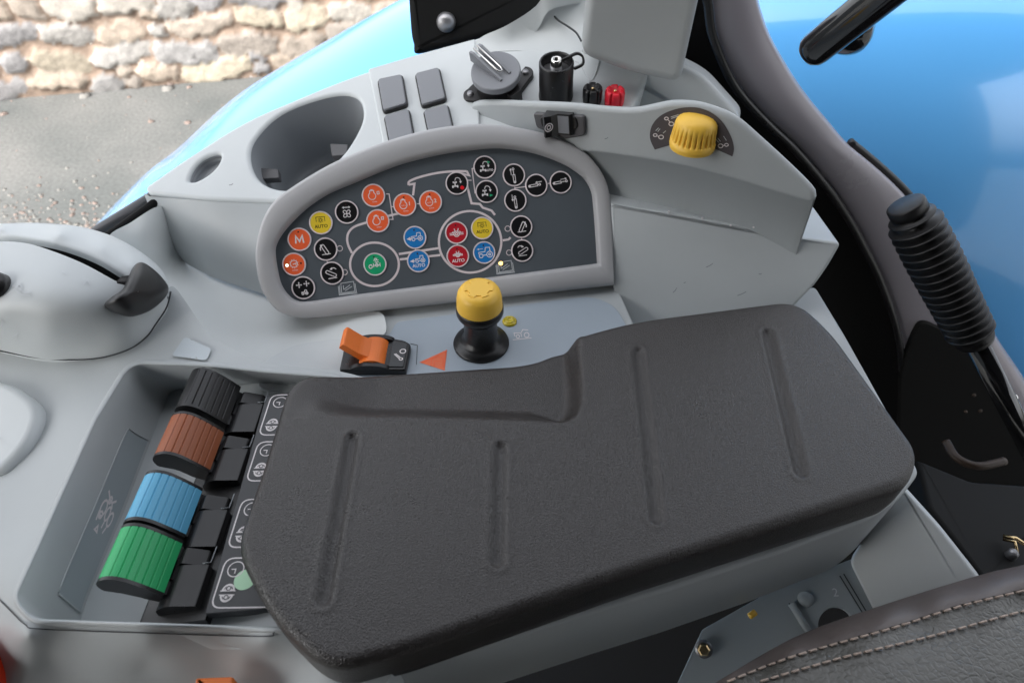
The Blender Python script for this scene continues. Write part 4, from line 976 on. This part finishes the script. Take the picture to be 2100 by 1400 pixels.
# ------------------------------------------------------------------ switches and sockets on the deck
def deck_items():
    # switch field and four blank covers
    fq = rpoly([(756, 146, 6), (865, 114), (975, 84), (985, 262), (960, 330), (793, 330)], 4)
    mb = MB(); mb.slab(DECK, opx(DECK, fq), .38, .6, M_deck, bevel=.2, seg=3); mb.build('switch_field', console)
    q = [[(775, 162), (823, 152), (833, 212), (786, 226)], [(852, 150), (899, 138), (913, 201), (865, 215)], [(788, 237), (837, 223), (849, 288), (801, 302)], [(869, 226), (917, 214), (931, 275), (883, 290)]]
    lbs = ['blank grey switch cover at the outer left corner of its block of four', 'blank grey switch cover nearest the black monitor foot', 'blank grey switch cover partly hidden by panel rim, beside the cup holder', 'blank grey switch cover partly hidden by panel rim, nearest the socket']
    for k, qq in enumerate(q):
        t = thing('switch_cover', lbs[k], 'switch cover', DECK.hit(*np.mean(qq, 0)), 'blank switch covers on the deck')
        o = opx(DECK, rpoly(qq, 6, 4), 1.0)
        mb = MB(); mb.slab(DECK, inset(ccw(o), -.16), .75, .5, M_black, bevel=.06, seg=2, bottom=True); mb.build('frame', t)
        mb = MB(); mb.slab(DECK, o, 1.05, .4, M_cover, bevel=.12, seg=3); mb.build('cap', t)
    N = DECK.N
    # power socket with flip lid
    o = DECK.hit(1022, 186); t = thing('power_socket', 'round dark grey power socket with a sprung flip lid', 'socket', o)
    pl = Plane(o, (1, .15, 0), N)
    ear = np.vstack([circ(0, 0, 2.7, 20, a0=25, a1=120), circ(-3.2, -.5, .95, 10, a0=110, a1=260), circ(0, 0, 2.7, 20, a0=230, a1=320), circ(3.4, 1.35, 1.0, 10, a0=-60, a1=80)])
    mb = MB(); mb.slab(pl, ear, .7, .7, M_soft, bevel=.12, seg=2)
    for x, y in ((-3.3, -.5), (3.5, 1.35)): mb.lathe([(0, .95), (.35, .95), (.42, .7), (.42, .68)][::-1], pl.at(x, y, 0), N, M_steel, 10)
    mb.build('flange', t)
    mb = MB(); mb.lathe([(2.55, 0), (2.5, 2.2), (2.6, 2.3), (2.6, 2.5)], o, N, M_soft, 40); mb.slab(pl, rpoly([(1.2, -3.0), (2.6, -2.2), (2.3, -1.2), (.6, -2.0)], .1), 1.9, 1.9, M_soft, bevel=.1); mb.build('body', t)
    lp = Plane(o+N*2.5, pl.U, N)
    mb = MB(); mb.slab(lp, circ(0, 0, 2.85, 48)[:-1], .75, .75, M_cover, bevel=.18, seg=3); lid = mb.build('lid', t)
    # latch: rising arm along the lid, wire spring
    d = nrm(np.array([-.62, .78])); n2 = np.array([-d[1], d[0]])
    def LP(a, b, h): return lp.at(*(d*a+n2*b), h)
    mb = MB()
    for s_ in (-1, 1):
        V = [LP(-1.6, s_*.55, .7), LP(3.2, s_*.55, .7), LP(3.2, s_*.55, 2.0), LP(2.7, s_*.55, 2.1), LP(-1.6, s_*.55, .95)]; V2 = [LP(-1.6, s_*.85, .7), LP(3.2, s_*.85, .7), LP(3.2, s_*.85, 2.0), LP(2.7, s_*.85, 2.1), LP(-1.6, s_*.85, .95)]
        mb.add(V+V2, [(0, 1, 2, 3, 4), (9, 8, 7, 6, 5)]+[(i, (i+1) % 5, 5+(i+1) % 5, 5+i) for i in range(5)], M_cover, False)
    mb.build('hinge_arm', lid)
    mb = MB(); mb.tube([LP(3.0, .28, 2.3), LP(-.6, .28, 1.35), LP(-.95, .15, 1.25), LP(-.95, -.15, 1.25), LP(-.6, -.28, 1.35), LP(3.0, -.28, 2.3)], .1, M_chrome, 8); mb.build('spring_wire', lid)
    # cylindrical aerial socket
    o = DECK.hit(1140, 196); up = nrm(N+np.array([0, 0, .9])); t = thing('round_connector', 'open black cylindrical connector with a chrome ringed plug inside', 'connector', o)
    mb = MB(); mb.lathe([(2.0, -.3), (2.0, .3), (1.95, .4), (1.95, 4.3), (1.88, 4.45), (1.72, 4.45), (1.66, 4.3), (1.62, 3.0)], o, up, M_black, 44); mb.build('shell', t)
    mb = MB(); mb.lathe([(1.62, 3.3), (1.3, 3.45), (.75, 3.6), (.7, 4.0), (0, 4.0)], o, up, M_steel, 36); mb.lathe([(.0, 4.3), (.28, 4.35), (.3, 4.75), (.52, 4.8), (.62, 4.65), (.62, 4.0)][::-1], o, up, M_chrome, 28); mb.build('plug', t)
    pu = Plane(o, (1, .15, 0), up)
    mb = MB(); cv = catmull([pu.at(.6, .05, 4.45), pu.at(1.5, .2, 4.7), pu.at(2.4, .5, 4.75), pu.at(3.0, .35, 4.4), pu.at(2.9, -.3, 3.9), pu.at(1.9, -.5, 3.6)], 6, False)
    R = []
    for i, p in enumerate(cv):
        tt = nrm(cv[min(i+1, len(cv)-1)]-cv[max(i-1, 0)]); sd_ = nrm(np.cross(tt, (0, -1, .2))); nn = np.cross(sd_, tt)
        R.append(np.array([p+sd_*.12+nn*.3, p-sd_*.12+nn*.3, p-sd_*.12-nn*.3, p+sd_*.12-nn*.3]))
    mb.rings(R, M_soft, smooth=False); mb.build('strap', t)
    # two knurled terminal posts
    for px, py, m, lb in ((1214, 208, M_black, 'black slotted terminal post beside the red one'), (1259, 213, M_red, 'red slotted terminal post beside the black one')):
        o = DECK.hit(px, py); t = thing('terminal_post', lb, 'terminal post', o, 'slotted terminal posts')
        def rf(r, h, a): return r*(1-.42*max(0, math.cos(6*a))**8) if r > .5 and h > .1 else r
        mb = MB(); mb.lathe([(.9, -.2), (1.05, .0), (1.12, .4), (1.14, 1.5), (1.08, 1.75), (.95, 1.9), (.72, 1.95), (.45, 1.7), (0, 1.6)], o, up, m, 96, rf=rf); cap = mb.build('slotted_cap', t)
        mb = MB(); mb.lathe([(.2, 1.5), (.2, 1.8), (.12, 1.88), (0, 1.88)], o, up, M_brass, 12); mb.build('contact_pin', t)
        for k in range(6):
            a = 2*math.pi*k/6+math.pi/6; 
    # black monitor foot behind the deck
    t = thing('monitor_foot', 'large black plastic monitor foot at the top behind the socket', 'bracket', PY(980, 60, 92))
    pl = Plane((0, 88, 0), (1, 0, 0), nrm((0, -1, .25)))
    q = catmull([(834, -60), (837, 0), (842, 67), (847, 93), (853, 113), (900, 103), (967, 87), (1033, 66), (1083, 43), (1117, 17), (1140, -10), (1150, -60)], 5)
    mb = MB(); mb.slab(pl, opx(pl, q), 0, 8, M_void, bevel=1.0, seg=5); mb.build('housing', t)
    mb = MB(); o = pl.hit(915, 46); mb.lathe([(1.25, 0), (1.2, .5), (.95, .9), (.5, 1.1), (0, 1.15)], o, pl.N, M_steel, 24); mb.build('bolt', t)
    # grey pillar trim
    t = thing('pillar_trim', 'tall smooth grey plastic trim column rising behind the yellow dial', 'trim', PY(1300, 160, 84))
    pl = Plane(PY(1300, 150, 74), (1, .12, 0), nrm((-.1, -1, .12)))
    q = rpoly([(1190, 114, 30), (1212, -80, 30), (1452, -80, 30), (1396, 173, 26), (1290, 150, 30)], 8)
    mb = MB(); mb.slab(pl, opx(pl, q), 0, 7, M_trim, bevel=.9, seg=5); mb.build('column', t)
deck_items()

def hump_items():
    # rocker switch
    F = lambda pts, w=0: opx(HUMP, pts, w)
    t = thing('rocker_switch', 'small black rocker switch on the grey housing behind the panel', 'switch', HUMP.hit(1145, 260))
    mb = MB(); mb.slab(HUMP, F(rpoly([(1093, 232), (1198, 238), (1200, 278), (1160, 286), (1100, 262)], 7), .4), .45, .6, M_frame, bevel=.15, seg=3); mb.build('frame', t)
    mb = MB(); mb.slab(HUMP, F(rpoly([(1106, 240), (1180, 239), (1186, 262), (1168, 273), (1140, 272), (1110, 262)], 9), .6), .6, .4, M_black, bevel=.1, seg=2)
    a = HUMP.px(1128, 252, .7); b = HUMP.px(1166, 255, .7); e = nrm(HUMP.at(*b)-HUMP.at(*a)); o = HUMP.at(*((a+b)/2), .4); f = np.cross(HUMP.N, e)
    w = np.linalg.norm(b-a)
    prof = [(-w*.75, -.2), (-w*.62, 1.5), (-w*.5, 1.75), (-w*.22, 1.3), (0, .55), (w*.6, .55), (w*.72, .3), (w*.72, -.2)]
    mb.extrude(prof, o, e, HUMP.N, f, -1.15, 1.15, M_black)
    pp = np.array([(-w*.2, .56), (w*.56, .56), (w*.56, .6), (-w*.16, .6)]); mb.extrude(pp, o, e, HUMP.N, f, -.95, .95, M_cover); mb.build('rocker', t)
    mb = MB(); c0 = o+e*(-w*.34)+HUMP.N*1.56; ev = nrm(e*.36+HUMP.N*-.55); nv = np.cross(f, ev); nv = nv if np.dot(nv, HUMP.N) > 0 else -nv
    mb.ribbons([circ(0, 0, .5, 14, .42), circ(0, 0, .22, 10)], .13, lambda x, y: c0+ev*x+f*y+nv*.1, M_white); mb.build('icon', t)
    # dial
    t = thing('rotary_dial', 'fluted yellow rotary dial on a dark printed half ring', 'dial', HUMP.hit(1421, 292))
    o = HUMP.hit(1421, 286); dpn = Plane(o, (1, .0, 0), HUMP.N)
    ringo = opx(HUMP, catmull([(1343, 307), (1333, 283), (1338, 256), (1360, 234), (1400, 221), (1440, 223), (1475, 243), (1497, 275), (1505, 302), (1502, 321)], 5, False)); ringi = opx(HUMP, [(1462, 303), (1445, 270), (1420, 262), (1395, 272), (1380, 296)])
    mb = MB(); v, f = cdt([ccw(dedupe(np.vstack([ringo, ringi])))]); mb.add([HUMP.at(a, b, .03) for a, b in v], f, mat('dial_decal', (.085, .075, .080), .45), False); dd = mb.build('dial_scale', t)
    mb = MB(); H3 = lambda a, b: HUMP.at(*HUMP.px(a, b), .055)
    mb.ribbons([circ(1356, 281, 5, 10, 4), circ(1344, 277, 4, 8, 3), [(1349, 279), (1352, 280)], circ(1377, 254, 5, 10, 4), circ(1367, 243, 4, 8, 3), [(1371, 246), (1374, 250)], circ(1478, 299, 5, 10, 4), circ(1490, 297, 4, 8, 3), [(1482, 298), (1487, 298)]], 1.7, H3, M_white)
    mb.ribbons([[(1345, 268), (1351, 262)], [(1349, 270), (1354, 264)], [(1360, 273), (1366, 268)], [(1376, 240), (1392, 235)], [(1377, 243), (1391, 238)], [(1385, 248), (1392, 244)], [(1468, 285), (1474, 292)], [(1472, 283), (1478, 290)], [(1484, 279), (1490, 288)], [(1467, 260), (1473, 258)]], 1.3, H3, M_faint)
    mb.build('printed_symbols', dd)
    o = HUMP.hit(1421, 290); up = np.array([0, 0, 1.])
    def rf(r, h, a):
        k = max(0, min(1, (2.0-h)/.9)); return r*(1-.10*k*(max(0, math.cos(26*a))**1.5)) if r > 1.2 and h > .25 else r
    prof = [(2.28, -.6), (2.34, -.3), (2.34, .25)]+[(2.34-.18*k/10-.02, .25+1.55*k/10) for k in range(11)]+[(2.05, 2.15), (1.85, 2.45), (1.5, 2.7), (1.0, 2.86), (.5, 2.93), (0, 2.95)]
    mb = MB(); mb.lathe(prof, o, up, M_knob, 260, rf=rf); mb.build('knob', t)
hump_items()

def front_items():
    z = BASEZ+.12
    # black stalk with yellow cap
    o = P(987, 704, z); t = thing('push_knob', 'yellow capped push knob on a black stalk in front of the panel', 'knob', o)
    up = (0, 0, 1)
    mb = MB(); mb.lathe([(2.95, 0), (2.98, .12), (2.9, .3), (2.3, .55), (2.0, .75), (1.85, 1.1), (1.75, 1.2), (1.7, 3.9), (1.8, 4.2)], o, up, M_black, 56); mb.build('stalk', t)
    mb = MB(); mb.lathe([(1.8, 3.7), (2.3, 4.3), (2.42, 4.6), (2.42, 5.3), (2.3, 5.4), (1.5, 5.42)], o, up, M_black, 56); mb.build('collar', t)
    def zc(prof): return prof
    mb = MB(); mb.lathe([(2.1, 4.95), (2.32, 5.0), (2.34, 5.2), (2.28, 6.4), (2.15, 7.05), (1.95, 7.4), (1.62, 7.6), (1.45, 7.63)], o, up, M_knob, 64)
    # raised cross shaped crown
    pl = Plane(o+np.array([0, 0, 7.63]), (1, 0, 0), up); star = []
    for k in range(6):
        for a, r in ((-14, 1.42), (-11, 1.05), (11, 1.05), (14, 1.42)):
            pass
    for a in np.linspace(0, 360, 180, endpoint=False):
        d = abs(((a-90+30) % 60)-30); star.append(((1.42 if d > 13 else 1.12)*math.cos(math.radians(a)), (1.42 if d > 13 else 1.12)*math.sin(math.radians(a))))
    mb.ngon([pl.at(*q, -.0) for q in circ(0, 0, 1.46, 64)[:-1]], M_knob)
    mb.slab(pl, np.array(star), .10, .1, M_knob, bevel=.04, seg=2, smooth=False); mb.build('cap', t)
    # amber lamp
    o = P(1045, 660, z); t = thing('indicator_lamp', 'small round amber indicator lamp beside the yellow knob', 'lamp', o)
    mb = MB(); mb.lathe([(.80, 0), (.80, .15), (.68, .3), (.6, .28)], o, up, M_lens, 28); mb.build('ring', t)
    mb = MB(); mb.lathe([(.6, .2), (.5, .38), (.3, .42), (.26, .3), (0, .3)], o, up, M_lens, 28); mb.build('lens', t)
    # orange toggle in its black housing
    t = thing('toggle_switch', 'orange paddle switch in a black housing beside the armrest', 'switch', P(768, 735, z))
    hz = hplane(z); 
    a, b = P(698, 752, z), P(842, 752, z); y0, y1 = P(770, 760, z)[1], P(770, 700, z)[1]; x0, x1 = a[0], P(842, 730, z)[0]
    X, Z, Y = (1, 0, 0), (0, 0, 1), (0, 1, 0)
    hq = rpoly([(x0+.2, y0-.6), (x0+.1, y1-.3), (x0+3.2, y1+.15), (x1-.8, y1-.5), (x1, y1-1.1), (x1-.15, y0-.6)], .35, 5)
    pl = hplane(z); mb = MB(); mb.slab(pl, hq, .75, .8, M_black, bevel=.2, seg=3)
    xm0, xm1 = P(740, 735, z)[0], P(797, 735, z)[0]; cx = (xm0+xm1)/2; r = (xm1-xm0)/2
    # raised cheeks either side of the drum
    chk = [(cx-r*1.75, .4), (cx-r*1.2, 1.0), (cx-r*.4, 1.3), (cx+r*.5, 1.25), (cx+r*1.15, .95), (cx+r*1.4, .4)]; ck = catmull(chk, 5, False)
    for ya, yb in ((y0-.55, y0-.05), (y1-.75, y1-.25)): mb.extrude([(p[0], z+p[1]) for p in ck][::-1], (0, 0, 0), X, Z, Y, ya, yb, M_black)
    mb.build('housing', t)
    mb = MB(); sq = rpoly([(xm1+.35, y0-.2), (xm1+.3, y1-.75), (x1-.35, y1-1.15), (x1-.4, y0-.2)], .15, 3); mb.slab(pl, sq, .85, .2, M_strip, bevel=.05, seg=2); ip = mb.build('symbol_plate', t)
    mb = MB(); c = pl.px(819, 728, .85); mb.ribbons([circ(c[0]+.3, c[1]+.55, .3, 12), [(c[0]-.55, c[1]+.15), (c[0]+.1, c[1]-.55)], [(c[0]-.42, c[1]+.2), (c[0]+.2, c[1]-.4)], circ(c[0]+.22, c[1]-.55, .17, 10)], .11, lambda x, y: pl.at(x, y, .87), M_white); mb.build('printed_symbols', ip)
    dr = [(cx+r*.98*math.cos(q), z+.35+r*.8*math.sin(q)) for q in np.linspace(0, math.pi, 20)]
    mb = MB(); mb.extrude(dr, (0, 0, 0), X, Z, Y, y0, y1-.8, M_rocker)
    pd = rpoly([(cx-r*.1, z+.9), (cx-r*.6, z+.7), (cx-r*2.1, z+2.75, .12), (cx-r*1.75, z+3.3, .2), (cx-r*.75, z+1.9, .4), (cx+r*.1, z+1.3)], .1, 4)
    mb.extrude(pd, (0, 0, 0), X, Z, Y, y0+.55, y1-1.15, M_rocker); mb.build('paddle', t)
    # throttle lever tip
    t = thing('throttle_lever', 'black curved throttle lever tip in the slot of the grey dome', 'lever', P(280, 610, -1))
    ol = catmull([(214, 627), (225, 612), (250, 594), (262, 570), (275, 545), (292, 538), (315, 552), (335, 572), (346, 592), (337, 612), (312, 634), (285, 646), (262, 649), (235, 640)], 6)
    ol_w = ol
    c = np.array([283, 598.]); R = []; zb = RBF([(214, 627, 2.6), (250, 594, 3.2), (275, 545, 2.9), (300, 540, 2.2), (346, 592, -.4), (312, 634, -.4), (262, 649, .9), (235, 640, 1.8)])
    for s_, h in ((1.0, -.9), (1.0, 0), (.985, .45), (.94, .85), (.86, 1.2), (.7, 1.55), (.5, 1.72), (.25, 1.8), (.02, 1.82)):
        q = c+(ol-c)*s_; q0 = c+(ol-c)*min(s_, 1)
        hh = zb(q)+h; R.append(np.array([P(a, b, z_) for (a, b), z_ in zip(q, hh)]))
    mb = MB(); mb.rings(R[::-1], M_soft); mb.build('grip', t)
    mb = MB(); mb.tube([P(262, 585, 2.5), P(255, 590, .5), P(252, 600, -3)], 1.0, M_black, 10); mb.build('stem', t)
    # dark buttons at the left edge of the dome
    o = P(-8, 586, 4.7); tag(MB().lathe([(1.3, -.6), (1.3, .2), (1.1, .45), (0, .5)], o, (-.1, -.5, .8), M_black, 24).build('side_button'), 'dark round button cut by the left photo edge on the dome', 'button')
    # red orange knob and orange tab at the lower left
    o = P(-60, 1385, -8.0); mb = MB(); mb.lathe([(2.3, -1), (2.4, 0), (2.4, 2.0), (2.2, 2.5), (1.6, 2.8), (0, 2.9)], o, (0, 0, 1), M_redknob, 40); tag(mb.build('red_knob'), 'red orange knob cut by the left photo edge below the lever tray', 'knob')
    o = P(440, 1420, -5.2); pl = hplane(-5.0); t = None
    mb = MB(); q = opx(pl, rpoly([(400, 1388, 6), (478, 1385, 6), (482, 1450), (398, 1450)], 6, 5)); mb.slab(pl, q, 0, 3.4, M_rocker, bevel=.25, seg=4); tag(mb.build('orange_tab'), 'orange tab cut by the bottom photo edge below the lever tray', 'tab')
front_items()

# ------------------------------------------------------------------ seat and lower right corner
def seat():
    t = thing('driver_seat', 'dark leather seat cushion with two rows of pale stitching', 'seat', P(1900, 1500, -20))
    edge = catmull([(1400, 1440), (1467, 1399), (1633, 1305), (1813, 1240), (2007, 1180), (2100, 1158), (2300, 1110)], 6, False)
    out = np.vstack([edge, [(2420, 1200), (2420, 1700), (1250, 1700), (1300, 1520)]])
    l1 = [(1493, 1396), (1633, 1343), (1833, 1286), (1967, 1243), (2100, 1210), (2300, 1160)]; l2 = [(1560, 1396), (1733, 1346), (1900, 1306), (2100, 1252), (2300, 1205)]
    c = []
    for a, b in edge[::3]: c.append((a, b, -8.2)); c.append((a+3, b+10, -7.3))
    for a, b in l1: c += [(a, b, -6.5), (a-4, b-16, -6.5)]
    for (a, b) in l2: c += [(a-4, b-20, -6.75), (a, b, -6.35), (a+10, b+30, -5.9)]
    c += [(2000, 1400, -5.2), (1700, 1500, -5.0), (2300, 1400, -5), (1800, 1700, -5), (2300, 1700, -5), (1350, 1500, -7.2), (1300, 1700, -6.5)]
    mb = MB(); zz = RBF(c); sheet(mb, out, zz, 11, M_seat, skirt=14); mb.build('cushion', t)
    # edge band along the side
    e1 = resample(edge, 60, False); e2 = resample(catmull([(1420, 1452)]+l1, 6, False), 60, False); R = []
    for s_ in np.linspace(-.02, .93, 8):
        q = e1*(1-s_)+e2*s_; R.append(np.array([P(a, b, z_+.10) for (a, b), z_ in zip(q, zz(q))]))
    mb = MB(); mb.rings([R[0]-np.array([0, -.5, 6])]+R, M_seatside, closed=False); mb.build('side_band', t)
    for L in (l1, l2):
        p = catmull(L, 30, False); p = resample(p, int(np.linalg.norm(np.diff(p, axis=0), axis=1).sum()/2), False); mb = MB()
        k = 0
        while k+8 < len(p):
            q = p[k:k+9]; mb.tube([P(a, b, zz(np.array([[a, b]]))[0]+.10+(.12 if 0 < i < 8 else -.05)) for i, (a, b) in enumerate(q[::2])] if True else None, .09, M_thread, 6); k += 11
        mb.build('stitching', t)
seat()

def lower_right():
    # pale side panel
    t = thing('cowling', 'pale grey plastic cowling below the right end of the armrest', 'cowling', P(1850, 1150, -24))
    pl = plane3(P(1853, 1008, -10), P(2010, 1185, -12), P(1790, 1200, -17))
    mb = MB(); mb.slab(pl, opx(pl, rpoly([(1853, 1000, 6), (1925, 1080), (2010, 1188), (2050, 1300), (1830, 1330), (1740, 1150), (1800, 1060)], 18)), 0, 1.5, M_deck, bevel=.3, seg=3); mb.build('skin', t)
    t = thing('metal_bracket', 'grey metal bracket with a round black hole beside the seat', 'bracket', P(1680, 1260, -26))
    pl = plane3(P(1770, 1150, -17.5), P(1820, 1250, -18.5), P(1400, 1330, -23))
    HO = catmull(circ(1714, 1282, 36, 16, 38)[:-1], 3)
    mb = MB(); mb.slab(pl, opx(pl, rpoly([(1762, 1140), (1840, 1290), (1500, 1460), (1380, 1420), (1440, 1290), (1600, 1200)], 6)), 0, .5, M_galv, bevel=.08, seg=2, holes=[opx(pl, HO)]); pt = mb.build('plate', t)
    F = lambda a, b: pl.at(*pl.px(a, b), .05)
    for q in ([(1722, 1180), (1770, 1258)], [(1730, 1176), (1778, 1256)], [(1618, 1236), (1650, 1292)]): mb = MB(); mb.ribbons([q], 2.5, F, M_seam); mb.build('fold_line', pt)
    mb = MB(); text(mb, '2', 1.1, lambda a, b: pl.at(*(pl.px(1713, 1215)+np.array([a, b])), .06), M_faint); mb.build('embossed_mark', t)
    mb = MB(); a, b = pl.at(*pl.px(1622, 1238), .3), pl.at(*pl.px(1660, 1300), .3); mb.tube([a, b], .35, M_galv, 10); mb.build('folded_edge', t)
    mb = MB(); mb.lathe([(.75, 0), (.7, .35), (.4, .5), (0, .55)], pl.at(*pl.px(1652, 1228), 0), pl.N, M_galv, 20); mb.build('button_stud', t)
    o = P(1537, 1263, -16); tag(MB().tube([o, o+np.array([.6, .35, .1])], .3, M_knob, 8).build('cable_tie'), 'tiny yellow cable end below the armrest base', 'cable')
    o = P(1443, 1330, -22); t = thing('brass_bolt', 'brass hexagon bolt in the dark gap beside the seat', 'bolt', o)
    mb = MB(); mb.lathe([(.6, 0), (.6, .5), (.45, .62), (0, .62)], o, (-.2, -.5, .8), M_brass, 6, smooth=False); mb.build('head', t)
    mb = MB(); mb.lathe([(0, -.1), (.85, -.1), (.85, .1), (.6, .15)], o, (-.2, -.5, .8), M_steel, 24); mb.build('washer', t)
    # dark seat frame with brass spring at the right
    t = thing('seat_bracket', 'black seat bracket with a small brass spring clip at lower right', 'bracket', P(2050, 1100, -30))
    pl = plane3(P(1900, 960, -16), P(2120, 1180, -16), P(2150, 980, -19))
    mb = MB(); mb.slab(pl, opx(pl, rpoly([(1880, 940), (1990, 985), (2200, 1000), (2200, 1240), (2020, 1190), (1960, 1110), (1905, 1040)], 10)), 0, 4, M_void, bevel=.5, seg=3); mb.build('body', t)
    F = lambda a, b, h: pl.at(*pl.px(a, b), h)
    mb = MB(); mb.tube([F(2044, 1110, 1.0), F(2062, 1122, 1.6), F(2082, 1136, 1.6), F(2105, 1156, 1.2)], .2, M_brass, 8); mb.tube([F(2052, 1110, .4), F(2068, 1122, 1.0), F(2078, 1142, .6)], .15, M_brass, 8); mb.lathe([(.5, 0), (.5, .7), (.3, .9), (0, .9)], F(2070, 1140, 0), pl.N, M_steel, 14); mb.build('spring_clip', t)
    # brown hose in the dark gap
    mb = MB(); mb.tube(catmull([P(1940, 905, -22), P(1962, 938, -22), P(2005, 955, -22), P(2060, 945, -22)], 6, False), .5, M_brown, 10); tag(mb.build('hose'), 'dark brown curved hose in the gap right of the armrest', 'hose')
lower_right()
